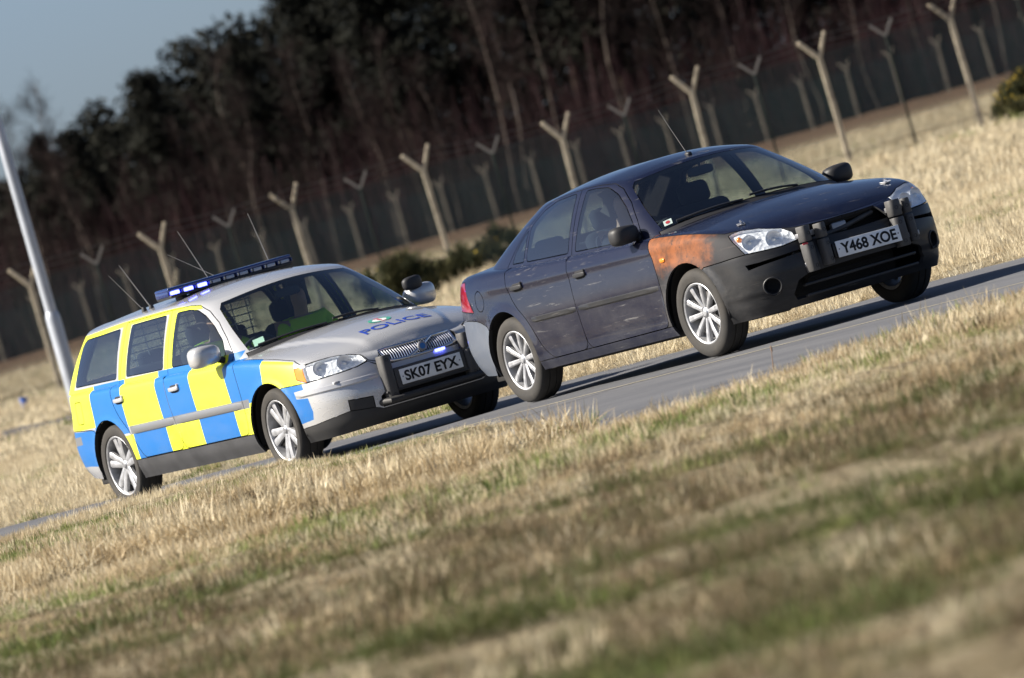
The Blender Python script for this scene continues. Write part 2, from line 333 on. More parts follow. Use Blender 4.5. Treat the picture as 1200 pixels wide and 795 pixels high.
def paint(name, col, metal, coat, dust=(.20, .185, .17), amount=.5, rough=.3, extra=None, z0=.95, z1=.30, scratch=0., spec=.5):
    """car paint with road dust that settles towards the sills"""
    m = bpy.data.materials.new(name); m.use_nodes = True; MATS[name] = m; nt = m.node_tree; b = nt.nodes['Principled BSDF']
    tc = N(nt, 'ShaderNodeTexCoord').outputs['Object']; sp = N(nt, 'ShaderNodeSeparateXYZ'); nt.links.new(tc, sp.inputs[0])
    low = ramp(nt, sp.outputs['Z'], z0, z1)
    mp = N(nt, 'ShaderNodeMapping'); mp.inputs['Scale'].default_value = (1, 1, 2.2); nt.links.new(tc, mp.inputs['Vector'])
    n1 = noise(nt, mp.outputs[0], 2.6, 9, .66, .4); n2 = noise(nt, tc, 38, 6, .7)
    k = math2(nt, 'MULTIPLY', ramp(nt, n1, .30, .72), math2(nt, 'ADD', math2(nt, 'MULTIPLY', low, .85), .12))
    k = math2(nt, 'MULTIPLY', k, math2(nt, 'ADD', math2(nt, 'MULTIPLY', n2, .9), .45)); k = math2(nt, 'MULTIPLY', k, amount)
    if scratch:                                          # scuffs and scratches, mostly fore and aft
        ms = N(nt, 'ShaderNodeMapping'); ms.inputs['Scale'].default_value = (2.2, 2.2, 26); ms.inputs['Rotation'].default_value = (0, R(7), 0); nt.links.new(tc, ms.inputs['Vector'])
        sc1 = ramp(nt, noise(nt, ms.outputs[0], 1.6, 10, .72, .6), .56, .70); pz = ramp(nt, noise(nt, tc, 1.9, 4, .55), .44, .60)
        sp1 = ramp(nt, noise(nt, tc, 90, 3, .6), .66, .76); k = math2(nt, 'ADD', k, math2(nt, 'MULTIPLY', math2(nt, 'ADD', math2(nt, 'MULTIPLY', sc1, pz), math2(nt, 'MULTIPLY', sp1, math2(nt, 'MULTIPLY', low, .35))), scratch))
    k = math2(nt, 'MINIMUM', k, 1.0)
    c = col
    if extra: c = extra(nt, tc, sp)
    cc = mixc(nt, k, c, dust); nt.links.new(cc, b.inputs['Base Color'])
    b.inputs['Metallic'].default_value = metal; b.inputs['Specular IOR Level'].default_value = spec
    rg = math2(nt, 'ADD', math2(nt, 'MULTIPLY', k, .55), rough); nt.links.new(math2(nt, 'MINIMUM', rg, .95), b.inputs['Roughness'])
    ct = math2(nt, 'MULTIPLY', math2(nt, 'SUBTRACT', 1.0, k), coat); nt.links.new(ct, b.inputs['Coat Weight']); b.inputs['Coat Roughness'].default_value = .06
    if metal: nt.links.new(math2(nt, 'MULTIPLY', math2(nt, 'SUBTRACT', 1.0, k), metal), b.inputs['Metallic'])
    return m
def glass(name, tint=(.62, .70, .70), boost=1.35):
    m = bpy.data.materials.new(name); m.use_nodes = True; MATS[name] = m; nt = m.node_tree; nt.nodes.remove(nt.nodes['Principled BSDF'])
    t = N(nt, 'ShaderNodeBsdfTransparent'); t.inputs[0].default_value = (*tint, 1); g = N(nt, 'ShaderNodeBsdfGlossy'); g.inputs['Roughness'].default_value = .03; g.inputs[0].default_value = (1, 1, 1, 1)
    ge = N(nt, 'ShaderNodeNewGeometry'); dt = N(nt, 'ShaderNodeVectorMath', operation='DOT_PRODUCT'); nt.links.new(ge.outputs['Normal'], dt.inputs[0]); nt.links.new(ge.outputs['Incoming'], dt.inputs[1])
    c1 = math2(nt, 'SUBTRACT', 1.0, math2(nt, 'ABSOLUTE', dt.outputs['Value'], 0.)); f = math2(nt, 'ADD', math2(nt, 'MULTIPLY', math2(nt, 'POWER', c1, 5.0), .93), .07)   # both faces of a thin pane
    mx = N(nt, 'ShaderNodeMixShader'); nt.links.new(math2(nt, 'MINIMUM', math2(nt, 'MULTIPLY', f, boost), 1.0), mx.inputs[0]); nt.links.new(t.outputs[0], mx.inputs[1]); nt.links.new(g.outputs[0], mx.inputs[2]); nt.links.new(mx.outputs[0], nt.nodes['Material Output'].inputs[0])
    return m
# ---------------------------------------------------------------- car skins: cut a smooth surface into real panels
AX = {'xz': (0, 2), 'yz': (1, 2), 'xy': (0, 1)}
def to_uv(S, space, pts, vmin=-1., vmax=9., xmin=-9., xmax=9., closed=True, step=.045):
    """densify a polyline given in a projection and return it in the surface's own (u, v)"""
    P = np.array(pts, float)
    if space == 'uv':
        step_ = .05
    else: step_ = step
    out = []
    n = len(P)
    for i in range(n if closed else n-1):
        a, b = P[i], P[(i+1) % n]; k = max(1, int(math.ceil(np.linalg.norm(b-a)/step_)))
        for j in range(k): out.append(a+(b-a)*j/k)
    if not closed: out.append(P[-1])
    Q = np.array(out)
    if space == 'uv': return np.stack([np.clip(Q[:, 0], 0, S.U), np.clip(Q[:, 1], 0, S.V)], -1)
    ax = AX[space]; u, v, p = S.table(); ok = (v >= vmin) & (v <= vmax) & (p[:, 0] >= xmin) & (p[:, 0] <= xmax)
    u, v, p = u[ok], v[ok], p[ok][:, ax]
    res = np.empty((len(Q), 2))
    for i, q in enumerate(Q):
        j = int(np.argmin(((p-q)**2).sum(1))); res[i] = u[j], v[j]
    e = 4e-3
    for _ in range(7):                                   # Gauss-Newton in (u, v)
        a, b = res[:, 0], res[:, 1]
        f0 = S.pos(a, b)[:, ax]; fa = (S.pos(np.clip(a+e, 0, S.U), b)-S.pos(np.clip(a-e, 0, S.U), b))[:, ax]/(2*e); fb = (S.pos(a, np.clip(b+e, 0, S.V))-S.pos(a, np.clip(b-e, 0, S.V)))[:, ax]/(2*e)
        r = Q-f0; aa = (fa*fa).sum(1)+1e-4; bb = (fb*fb).sum(1)+1e-4; ab = (fa*fb).sum(1); det = aa*bb-ab*ab
        da = (bb*(fa*r).sum(1)-ab*(fb*r).sum(1))/det; db = (aa*(fb*r).sum(1)-ab*(fa*r).sum(1))/det
        res[:, 0] = np.clip(a+np.clip(da, -.06, .06), 0, S.U); res[:, 1] = np.clip(b+np.clip(db, -.06, .06), max(0, vmin), min(S.V, vmax))
    return res
def inside(poly, pts):
    x, y = pts[:, 0], pts[:, 1]; r = np.zeros(len(pts), bool); n = len(poly); j = n-1
    for i in range(n):
        xi, yi = poly[i]; xj, yj = poly[j]
        if yi != yj:
            c = ((yi > y) != (yj > y)) & (x < (xj-xi)*(y-yi)/(yj-yi)+xi); r ^= c
        j = i
    return r
def rounded(pts, r=.02, n=4):
    P = [np.array(p, float) for p in pts]; out = []
    for i in range(len(P)):
        a, b, c = P[i-1], P[i], P[(i+1) % len(P)]; d1 = a-b; d2 = c-b; l1, l2 = np.linalg.norm(d1), np.linalg.norm(d2); k = min(r, l1*.45, l2*.45)
        s, e = b+d1/l1*k, b+d2/l2*k
        for t in np.linspace(0, 1, n): out.append(tuple((1-t)**2*s+2*t*(1-t)*b+t*t*e))
    return out
def circle(cx, cy, r, n=28): return [(cx+r*math.cos(2*math.pi*i/n), cy+r*math.sin(2*math.pi*i/n)) for i in range(n)]
def cut_skin(S, polys, colours, du=.036, dv=.032):
    """triangulate the (u, v) rectangle with all outlines as hard edges; returns uv verts, tris, and the polygons in uv"""
    nu, nv = int(S.U/du), int(S.V/dv); gu, gv = np.meshgrid(np.linspace(0, S.U, nu+1), np.linspace(0, S.V, nv+1), indexing='ij')
    V = [tuple(p) for p in np.stack([gu.ravel(), gv.ravel()], -1)]; E = []
    conv = {}
    for group in (polys, colours):
        for i, (nm, space, pts, kw) in enumerate(group):
            q = to_uv(S, space, pts, **kw); conv[(id(group), i)] = q; k = len(V); V += [tuple(p) for p in q]; E += [(k+a, k+(a+1) % len(q)) for a in range(len(q))]
    r = geometry.delaunay_2d_cdt([Vector(v) for v in V], E, [], 0, 1e-4)
    vv = np.array([tuple(v) for v in r[0]]); ff = np.array([f for f in r[2] if len(f) == 3])
    a = vv[ff]; area = (a[:, 1, 0]-a[:, 0, 0])*(a[:, 2, 1]-a[:, 0, 1])-(a[:, 1, 1]-a[:, 0, 1])*(a[:, 2, 0]-a[:, 0, 0]); ff = ff[np.abs(area) > 1e-9]
    cen = vv[ff].mean(1); pc = np.full(len(ff), -1); cc = np.full(len(ff), -1)
    for i in range(len(polys)-1, -1, -1): pc[inside(conv[(id(polys), i)], cen)] = i
    for i in range(len(colours)-1, -1, -1): cc[inside(conv[(id(colours), i)], cen)] = i
    return vv, ff, pc, cc, cen
def panel_mesh(name, S, vv, tris, cmat, mats, mirror, both, gap=.0035, depth=.016, offset=0., rim_mat=None):
    """one body panel from a set of triangles; edges are drawn back by the gap and turned inwards"""
    used, inv_ = np.unique(tris, return_inverse=True); t = inv_.reshape(-1, 3); uv = vv[used]
    P = S.pos(uv[:, 0], uv[:, 1]); Nn = S.normal(uv[:, 0], uv[:, 1]); P[:, 1] = np.where((uv[:, 0] < 1e-5) | (uv[:, 0] > S.U-1e-5) | (uv[:, 1] > S.V-1e-5), 0, P[:, 1])
    if offset: P = P+Nn*offset
    # winding: triangles must face the normal
    fn = np.cross(P[t[:, 1]]-P[t[:, 0]], P[t[:, 2]]-P[t[:, 0]]); flip = (fn*Nn[t[:, 0]]).sum(1) < 0; t[flip] = t[flip][:, ::-1]
    ec = {}
    for f in t:
        for a, b in ((f[0], f[1]), (f[1], f[2]), (f[2], f[0])): ec[(a, b)] = f
    bd = [(a, b, f) for (a, b), f in ec.items() if (b, a) not in ec and not (P[a, 1] < 1e-6 and P[b, 1] < 1e-6)]
    push = np.zeros_like(P); cnt = np.zeros(len(P))
    for a, b, f in bd:
        e = P[b]-P[a]; l = np.linalg.norm(e)
        if l < 1e-7: continue
        n = Nn[a]+Nn[b]; d = np.cross(n, e); l2 = np.linalg.norm(d)
        if l2 < 1e-12: continue
        d /= l2; push[a] += d; push[b] += d; cnt[a] += 1; cnt[b] += 1
    for i in np.nonzero(cnt)[0]:
        l = np.linalg.norm(push[i])
        if l > 1e-6: push[i] = push[i]/l*min(1.6, cnt[i]/max(l, .6))
    Q = P+push*gap; Q[:, 1] = np.where(P[:, 1] < 1e-6, 0, Q[:, 1])
    verts = [Q]; norms = [Nn]; faces = list(map(tuple, t)); fm = [cmat[i] for i in range(len(t))]; k = len(Q)
    if depth:
        bi = sorted({x for a, b, f in bd for x in (a, b)}); ix = {x: i for i, x in enumerate(bi)}; nb = len(bi)
        top = Q[bi]; bot = Q[bi]-Nn[bi]*depth; on = -push[bi]; ln = np.linalg.norm(on, axis=1, keepdims=True); on = on/np.maximum(ln, 1e-9)
        verts += [top, bot]; norms += [on, on]
        rm = len(mats)-1 if rim_mat is None else rim_mat
        for a, b, f in bd: faces.append((k+ix[b], k+ix[a], k+nb+ix[a], k+nb+ix[b])); fm.append(rm)
    verts = np.vstack(verts); norms = np.vstack(norms)
    if mirror:
        fl = np.array([1, -1, 1]); v2 = verts*fl; n2 = norms*fl; f2 = [tuple(reversed(f)) for f in faces]
        if both:
            n = len(verts); ident = {i: i for i in range(len(Q)) if verts[i, 1] < 1e-6}
            f2 = [tuple(ident.get(i, i+n) for i in f) for f in f2]; verts = np.vstack([verts, v2]); norms = np.vstack([norms, n2]); faces = faces+f2; fm = fm+fm
        else: verts, norms, faces = v2, n2, f2
    # drop unused
    used = np.unique(np.concatenate([np.array(f) for f in faces])); mp = -np.ones(len(verts), int); mp[used] = np.arange(len(used))
    me = raw_mesh(name, verts[used], [tuple(mp[list(f)]) for f in faces]); me.shade_smooth()
    for m in mats: me.materials.append(m)
    me.polygons.foreach_set('material_index', fm)
    me.normals_split_custom_set_from_vertices([tuple(n) for n in norms[used]])
    return me
def at_side(S, x, z, vmax=.9):
    uv = to_uv(S, 'xz', [(x, z)], vmax=vmax, closed=False)[0]; p = S.pos(uv[:1], uv[1:])[0]; n = S.normal(uv[:1], uv[1:])[0]
    return p, n
def at_uv(S, u, v):
    u = np.atleast_1d(np.array(u, float)); v = np.atleast_1d(np.array(v, float)); return S.pos(u, v), S.normal(u, v)
def strip_mesh(name, S, uvs, half, thick, side):
    """raised moulding that follows the skin: uvs centre line, half = half height in v"""
    uvs = np.array(uvs, float); prof_ = [(-1, -.004), (-1, thick*.6), (-.7, thick), (.7, thick), (1, thick*.6), (1, -.004)]
    fs = []; m = len(prof_); n = len(uvs); end = np.ones(n); end[0] = end[-1] = 0
    A = np.array([a for a, t in prof_]); T = np.array([t for a, t in prof_])
    U = np.repeat(uvs[:, 0], m); Vv = (uvs[:, 1:2]+A[None]*(half*(.8+.2*end))[:, None]).ravel(); p, nn = at_uv(S, U, Vv)
    tt = np.where(end[:, None] > 0, T[None], np.minimum(T[None], 0)).ravel(); q = p+nn*tt[:, None]; q[:, 1] *= side; vs = q
    for i in range(n-1):
        for k in range(m-1): f = (i*m+k, (i+1)*m+k, (i+1)*m+k+1, i*m+k+1); fs.append(f if side > 0 else f[::-1])
    me = raw_mesh(name, vs, fs); me.shade_smooth(); me.set_sharp_from_angle(angle=R(35)); return me
# ================================================================ CARS
m_black = mat('black plastic', (.018, .018, .02), .55, bump=(90, .15, .002))
m_rim_dark = mat('panel edge', (.01, .01, .012), .8)
m_rubber = mat('tyre rubber', (.022, .021, .02), .82, bump=(60, .2, .003), vary=(9, .3, (.045, .04, .034)))
m_alloy = mat('alloy silver', (.62, .63, .65), .32, .85, vary=(14, .25))
m_alloy_clean = mat('alloy bright', (.46, .465, .48), .40, .45, vary=(18, .35))
m_chrome = mat('chrome', (.80, .81, .83), .12, 1.)
m_under = mat('underbody', (.012, .011, .010), .9)
m_trim = mat('cabin trim', (.022, .023, .027), .8)
m_seat = mat('seat cloth', (.020, .021, .027), .95, bump=(200, .2, .002))
m_dash = mat('dashboard', (.05, .05, .055), .75)
m_disc = mat('brake disc', (.30, .29, .28), .4, .8)
m_glass = glass('window glass', (.55, .66, .68), 2.0)
m_screen = glass('windscreen glass', (.78, .85, .84))
m_lens = glass('lamp lens', (.93, .95, .97), 1.2)
m_white = mat('sticker white', (.75, .76, .74), .5)
m_redsticker = mat('sticker red', (.55, .04, .05), .5)
m_bluesticker = mat('sticker blue', (.03, .16, .45), .5)
m_plate = mat('plate white', (.84, .85, .84), .4, vary=(7, .18))
m_ink = mat('plate lettering', (.012, .012, .014), .5)
m_amber = mat('amber lens', (.80, .24, .02), .15, 0, .6)
m_red = mat('tail lamp red', (.26, .006, .018), .12, 0, .8)
m_rubpad = mat('push pad rubber', (.040, .040, .042), .62, bump=(45, .25, .004), vary=(11, .4, (.075, .072, .068)))
m_steel = mat('dull steel', (.32, .32, .33), .45, .7)
m_skin = mat('skin', (.45, .27, .20), .55); m_hair = mat('hair', (.03, .022, .017), .8); m_hivis = mat('hi-vis yellow', (.60, .92, .04), .75); m_band = mat('reflective band', (.6, .62, .64), .35, .3)
m_dark_cloth = mat('dark clothing', (.018, .02, .03), .9); m_glove = mat('pale glove', (.72, .70, .66), .8)
def reflector_mat():
    m = mat('lamp reflector', (.86, .87, .88), .34, .12); nt = m.node_tree; b = nt.nodes['Principled BSDF']
    tc = N(nt, 'ShaderNodeTexCoord'); v = N(nt, 'ShaderNodeTexVoronoi'); v.inputs['Scale'].default_value = 34; bp = N(nt, 'ShaderNodeBump'); bp.inputs['Strength'].default_value = .7; bp.inputs['Distance'].default_value = .01
    nt.links.new(tc.outputs['Object'], v.inputs['Vector']); nt.links.new(v.outputs['Distance'], bp.inputs['Height']); nt.links.new(bp.outputs['Normal'], b.inputs['Normal']); return m
m_reflect = reflector_mat(); m_bowl = mat('lamp bowl', (.84, .85, .87), .25, .35)
# ---- wheels
TYRE = [(.204, .082), (.222, .097), (.255, .104), (.287, .100), (.304, .089), (.313, .075), (.3165, .052), (.3165, .034), (.308, .032), (.308, .026), (.3165, .024), (.3165, -.024), (.308, -.026), (.308, -.032), (.3165, -.034), (.3165, -.052), (.313, -.075), (.304, -.089), (.287, -.100), (.255, -.104), (.222, -.097), (.204, -.082)]
def spoke_mesh(kind, rr):
    bm = bmesh.new()
    def arm(a0, r0, w0, a1, r1, w1, y0, y1, d):
        p0 = Vector((math.cos(a0)*r0, 0, math.sin(a0)*r0)); p1 = Vector((math.cos(a1)*r1, 0, math.sin(a1)*r1)); e = (p1-p0).normalized(); s = Vector((-e.z, 0, e.x)); vs = []
        for p, w, y in ((p0, w0, y0), ((p0+p1)/2, (w0+w1)*.46, (y0+y1)/2+.004), (p1, w1, y1)):
            for q, dy in ((-1, -d), (-1, -.006), (-.55, 0), (.55, 0), (1, -.006), (1, -d)): vs.append(bm.verts.new(p+s*(w*.5*q)+Vector((0, y+dy, 0))))
        for i in range(2):
            for k in range(5): bm.faces.new((vs[i*6+k], vs[i*6+k+1], vs[i*6+6+k+1], vs[i*6+6+k]))
    if kind == 'ten': arm(0, .040, .031, 0, rr*.985, .046, .060, .078, .032)
    else:
        arm(R(14), .034, .050, R(10.5), rr*.985, .056, .058, .076, .030); arm(R(-14), .034, .050, R(-10.5), rr*.985, .056, .058, .076, .030)
    return bm_mesh('spoke', bm, angle=30)
WHEEL = {}
def wheel_meshes(kind, rr):
    if kind in WHEEL: return WHEEL[kind]
    k = rr/.204; ty = [((.204+(r-.204)*(.3165-rr)/(.3165-.204)+(rr-.204)) if True else r, y) for r, y in TYRE]
    d = dict(tyre=lathe('tyre', ty, 72, smooth=28), rim=lathe('rim', [(rr+.006, .080), (rr+.009, .088), (rr+.003, .091), (rr-.006, .086), (rr-.011, .062), (rr-.02, -.02), (rr-.018, -.08), (rr+.004, -.088)], 64, smooth=35),
             hub=lathe('hub', [(.0, .066), (.026, .066), (.030, .060), (.034, .058), (.056, .056), (.062, .046), (.062, .015)], 40, smooth=30),
             cap=lathe('centre_cap', [(0, .071), (.020, .070), (.026, .066), (.026, .06)], 24, smooth=30), disc=lathe('brake_disc', [(.06, .01), (.145, .01), (.145, -.012), (.06, -.012)], 40, smooth=20),
             bolt=lathe('bolt', [(0, .004), (.006, .004), (.0085, 0), (.0085, -.01)], 8, smooth=30), spoke=spoke_mesh(kind, rr), caliper=rbox('caliper', (-.11, 0, .06), (.06, .07, .12), .012), valve=rbox('valve', (0, 0, 0), (.006, .02, .006), .002))
    for nm, m in (('tyre', m_rubber), ('rim', m_alloy_clean), ('hub', m_alloy), ('cap', m_alloy_clean if kind == 'ten' else m_steel), ('disc', m_disc), ('bolt', m_steel), ('spoke', m_alloy_clean), ('caliper', m_under), ('valve', m_rubber)):
        d[nm].materials.clear(); d[nm].materials.append(m)
    WHEEL[kind] = d; return d
def add_wheel(car, kind, rr, x, y, z, steer=0., spin=0., label=None):
    d = wheel_meshes(kind, rr); w = empty('wheel', (x, y, z), (0, 0, (math.pi if y < 0 else 0)+steer), car)
    if label: w['label'] = label
    for nm in ('tyre', 'rim', 'hub', 'disc', 'caliper'): link(d[nm].name.split('.')[0], d[nm], w)
    link('centre_cap', d['cap'], w)
    n = 10 if kind == 'ten' else 5
    for i in range(n): link('spoke', d['spoke'], w, rot=(0, spin+2*math.pi*i/n, 0))
    for i in range(5):
        a = spin+2*math.pi*(i+.5)/5; link('bolt', d['bolt'], w, loc=(math.cos(a)*.045, .058, math.sin(a)*.045))
    return w
def wheel_house(car, cx, R_, y0, y1, side, cz=.315):
    n = 28; vs, fs = [], []
    for i in range(n+1):
        a = R(-12)+R(204)*i/n
        for y in (y0, y1): vs.append((cx+R_*math.cos(a), y*side, cz+R_*math.sin(a)))
    for i in range(n): fs.append((2*i, 2*i+1, 2*i+3, 2*i+2))
    k = len(vs); vs += [(cx, y0*side, cz)]
    for i in range(n): fs.append((2*i, 2*i+2, k))
    return link('wheel_housing', raw_mesh('wheel_housing', vs, fs, True), car, m_under)
def add_seat(car, x, y, w=.5, rest=True, head=True):
    s = empty('seat', (x, y, 0), parent=car)
    link('cushion', rbox('cushion', (.06, 0, .46), (.52, w, .16), .06, 4), s, m_seat)
    rot = Matrix.Rotation(R(-17), 3, 'Y')
    link('backrest', rbox('backrest', (-.27, 0, .76), (.14, w*.94, .62), .065, 4, rot), s, m_seat)
    if head:
        link('headrest', rbox('headrest', (-.385, 0, 1.135), (.10, .25, .16), .05, 4, Matrix.Rotation(R(-10), 3, 'Y')), s, m_seat)
        for q in (-.06, .06): link('headrest_post', tube('headrest_post', [(-.36, q, 1.0), (-.38, q, 1.10)], .006), s, m_chrome)
    return s
def add_cabin(car, S, G, belt, ydrive=-.37, mesh_guard=False):
    # inner faces of doors, head lining, floor, dashboard, seats
    for sd in (1, -1):
        for ua, ub, va in ((2.13, 4.03, .10), (1.05, 2.13, .63)):
          us = np.linspace(ua, ub, 30); vsr = np.linspace(va, .80, 8); gu, gv = np.meshgrid(us, vsr, indexing='ij'); p, n = at_uv(S, gu.ravel(), gv.ravel()); p = p-n*.055; p[:, 1] *= sd; k = len(vsr)
          link('door_card' if va < .5 else 'side_trim', raw_mesh('door_card', p, [(i*k+j, (i+1)*k+j, (i+1)*k+j+1, i*k+j+1) for i in range(len(us)-1) for j in range(k-1)], True), car, m_trim)
    us = np.linspace(0, G.U, 60); vsr = np.linspace(.50, G.V-.001, 10); gu, gv = np.meshgrid(us, vsr, indexing='ij'); p, n = at_uv(G, gu.ravel(), gv.ravel()); p = p-n*.028; k = len(vsr); nn = len(p)
    f = [(i*k+j, (i+1)*k+j, (i+1)*k+j+1, i*k+j+1) for i in range(len(us)-1) for j in range(k-1)]
    link('head_lining', raw_mesh('head_lining', np.vstack([p, p*[1, -1, 1]]), f+[tuple(a+nn for a in q) for q in f], True), car, m_dash)
    link('floor', rbox('floor', (-.3, 0, .225), (3.2, 1.60, .05), .01), car, m_under)
    # dashboard with a rounded top, follows the windscreen foot
    pr = [(.50, .62), (.50, .80), (.54, .875), (.62, .905), (.80, .905), (1.05, .895), (1.05, .60)]
    vs = [(x-.10*(abs(y)/.74)**2*(1 if x > .6 else .3), y, z) for y in np.linspace(-.74, .74, 15) for x, z in pr]; m = len(pr)
    link('dashboard', raw_mesh('dashboard', vs, [(i*m+j, (i+1)*m+j, (i+1)*m+j+1, i*m+j+1) for i in range(14) for j in range(m-1)], True), car, m_dash)
    bm = bmesh.new(); box_bm(bm, (.66, ydrive, .925), (.22, .36, .05)); bmesh.ops.bevel(bm, geom=list(bm.edges), offset=.02, segments=3, affect='EDGES')
    link('instrument_hood', bm_mesh('instrument_hood', bm, angle=40), car, m_dash)
    sw = empty('steering_wheel', (.40, ydrive, .845), (0, R(-64), 0), car)
    link('wheel_rim', lathe('wheel_rim', [(.185+.015*math.cos(t), .015*math.sin(t)) for t in np.linspace(0, 2*math.pi, 9)[:-1]], 40, 'z', 180, True), sw, m_trim)
    link('wheel_boss', rbox('wheel_boss', (0, 0, 0), (.14, .15, .05), .02, 3), sw, m_trim)
    for a in (90, 210, 330): link('wheel_spoke', tube('wheel_spoke', [(.05*math.cos(R(a)), .05*math.sin(R(a)), 0), (.18*math.cos(R(a)), .18*math.sin(R(a)), 0)], .013), sw, m_trim)
    add_seat(car, -.05, -.37); add_seat(car, -.05, .37)
    s = empty('rear_bench', (-.98, 0, 0), parent=car)
    link('cushion', rbox('cushion', (.06, 0, .46), (.5, 1.28, .16), .06, 4), s, m_seat); link('backrest', rbox('backrest', (-.27, 0, .74), (.14, 1.26, .56), .06, 4, Matrix.Rotation(R(-20), 3, 'Y')), s, m_seat)
    for q in (-.36, .36): link('headrest', rbox('headrest', (-.40, q, 1.04), (.09, .24, .13), .045, 4), s, m_seat)
    link('rear_view_mirror', blob('rear_view_mirror', (.022, .105, .034), (.5, .5), c=(.40, 0, 1.275)), car, m_trim); link('mirror_stalk', tube('mirror_stalk', [(.40, 0, 1.28), (.42, 0, 1.35)], .009), car, m_trim)
def add_under(car, x0, x1):
    link('floor_pan', rbox('floor_pan', ((x0+x1)/2, 0, .215), (x1-x0, 1.30, .06), .02), car, m_under)
    link('engine_block', rbox('engine_block', (1.62, 0, .44), (.70, .86, .40), .05), car, m_under)
    link('boot_floor', rbox('boot_floor', (-1.75, 0, .36), (.9, .95, .22), .04), car, m_under)
    link('exhaust', tube('exhaust', [(.9, .1, .185), (-.6, .12, .18), (-1.5, .35, .22), (-2.38, .45, .27)], .03), car, m_steel)
    for xx in (1.377, -1.377): link('axle', tube('axle', [(xx, -.7, .3), (xx, .7, .3)], .035), car, m_under)
def make_skin(car, S, polys, colours, spec, default, drop=None):
    vv, ff, pc, cc, cen = cut_skin(S, polys, colours); P = S.pos(cen[:, 0], cen[:, 1])
    names = np.array([polys[i][0] if i >= 0 else '' for i in pc], object); d = default(P, cen); names = np.where(pc < 0, d, names)
    if drop is not None: names[drop(P, cen) & ~np.isin(names, ['windscreen'])] = 'cut'
    objs = {}; cnames = list(COLMAT)
    for nm in sorted(set(names)):
        if nm == 'cut': continue
        sp = spec[nm]; sel = names == nm; t = ff[sel]; k = len(colours); base = sp.get('mat'); kw = dict(gap=sp.get('gap', .0035), depth=sp.get('depth', .016), offset=sp.get('offset', 0.))
        cm = cc[sel]; use_col = sp.get('colours', False)
        for sd in ((0,) if sp['both'] else (1, -1)):
            b = base(sd) if callable(base) else base
            mats = [b]+(list(COLMAT.values()) if use_col else [])+[sp.get('rim', m_rim_dark)]
            idx = [(cnames.index(colours[c][0])+1 if (use_col and c >= 0) else 0) for c in cm]
            me = panel_mesh(sp['name'], S, vv, t, idx, mats, sp['both'] or sd < 0, sp['both'], **kw)
            o = link(sp['name'], me, car); objs[(nm, sd)] = o
            if 'inner' in sp:                              # reflector bowl behind a lens
                im = panel_mesh('reflector', S, vv, t, [0]*len(t), [sp['inner'], sp['inner']], sp['both'] or sd < 0, sp['both'], gap=.0, depth=.0, offset=-.022)
                link('reflector', im, o)
    return objs
COLMAT = {}
def skin_lamp(o, loc, r, axis_dir):
    """round bowl and bulb inside a headlight"""
    me = lathe('bowl', [(.010, -.016), (r*.55, -.013), (r*.85, -.006), (r, .003), (r*1.06, .003)], 28, 'x', 40); q = Vector(axis_dir).to_track_quat('X', 'Z')
    b = link('lamp_bowl', me, o, m_bowl); b.location = loc; b.rotation_euler = q.to_euler()
    c = link('bulb', blob('bulb', (.022, .013, .013), (1, 1), 12, 8), o, m_white); c.location = Vector(loc)-Vector(axis_dir)*.012
def plate(car, text, x, z, y=0., tilt=0., size=.0):
    p = link('number_plate', rbox('number_plate', (0, 0, 0), (.006, .524, .114), .003), car, m_plate, loc=(x, y, z), rot=(0, tilt, 0))
    me = text_mesh(text, .112, fat=.0034); co = mesh_np(me); w = co[:, 0].max()-co[:, 0].min(); h = co[:, 1].max()-co[:, 1].min()
    co[:, 0] -= (co[:, 0].max()+co[:, 0].min())/2; co[:, 1] -= (co[:, 1].max()+co[:, 1].min())/2
    co[:, 0] *= .455/w; co[:, 1] *= .079/h; set_np(me, np.stack([co[:, 2]*0+.0046, co[:, 0], co[:, 1]], -1)); link('lettering', me, p, m_ink)
    for q in (-.243, .243): link('screw', lathe('screw', [(0, .006), (.005, .006), (.006, .003)], 10, 'x'), p, m_steel, loc=(0, q, 0))
    return p
def handle(car, S, x, z, side, m, w=.17):
    p, n = at_side(S, x, z); p[1] *= side; n[1] *= side
    h = empty('door_handle', tuple(p), (0, 0, 0), car)
    cup = blob('handle_cup', (w*.42, .006, .030), (.5, .5), 24, 10); link('handle_cup', cup, h, m_rim_dark)
    b = blob('handle_grip', (w*.52, .012, .016), (.35, .45), 24, 12, warp=lambda q: (q.x, q.y+.010*(1-(q.x/(w*.52))**2)+.006, q.z)); g = link('handle_grip', b, h, m)
    if side < 0: g.scale = (1, -1, 1)
    k = link('lock', lathe('lock', [(0, .012), (.010, .012), (.013, .006), (.013, -.01)], 14), h, m, loc=(w*.42, 0, .022))
    if side < 0: k.rotation_euler = (0, 0, math.pi)
    return h
def door_mirror(car, x, y, z, side, m, r=(.075, .115, .075), arm=True):
    o = empty('door_mirror', (x, y*side, z), (0, 0, 0), car)
    def wp(q): return (q.x*(1.0 if q.x > 0 else .55)-.02*(q.y/.11)**2, q.y*side, q.z*(1+.10*q.y/.11))
    link('mirror_housing', blob('mirror_housing', r, (.62, .62), 28, 18, warp=wp), o, m)
    g = blob('mirror_glass', (.004, r[1]*.86, r[2]*.80), (.35, .55), 24, 12); link('mirror_glass', g, o, m_chrome, loc=(-r[0]*.56, 0, 0))
    if arm: link('mirror_arm', tube('mirror_arm', [(.0, -side*r[1]*.7, -r[2]*.55), (.015, -side*(r[1]+.03), -r[2]*.9), (.02, -side*(r[1]+.075), -r[2]*1.05)], [.026, .024, .030], 10), o, m_black)
    return o
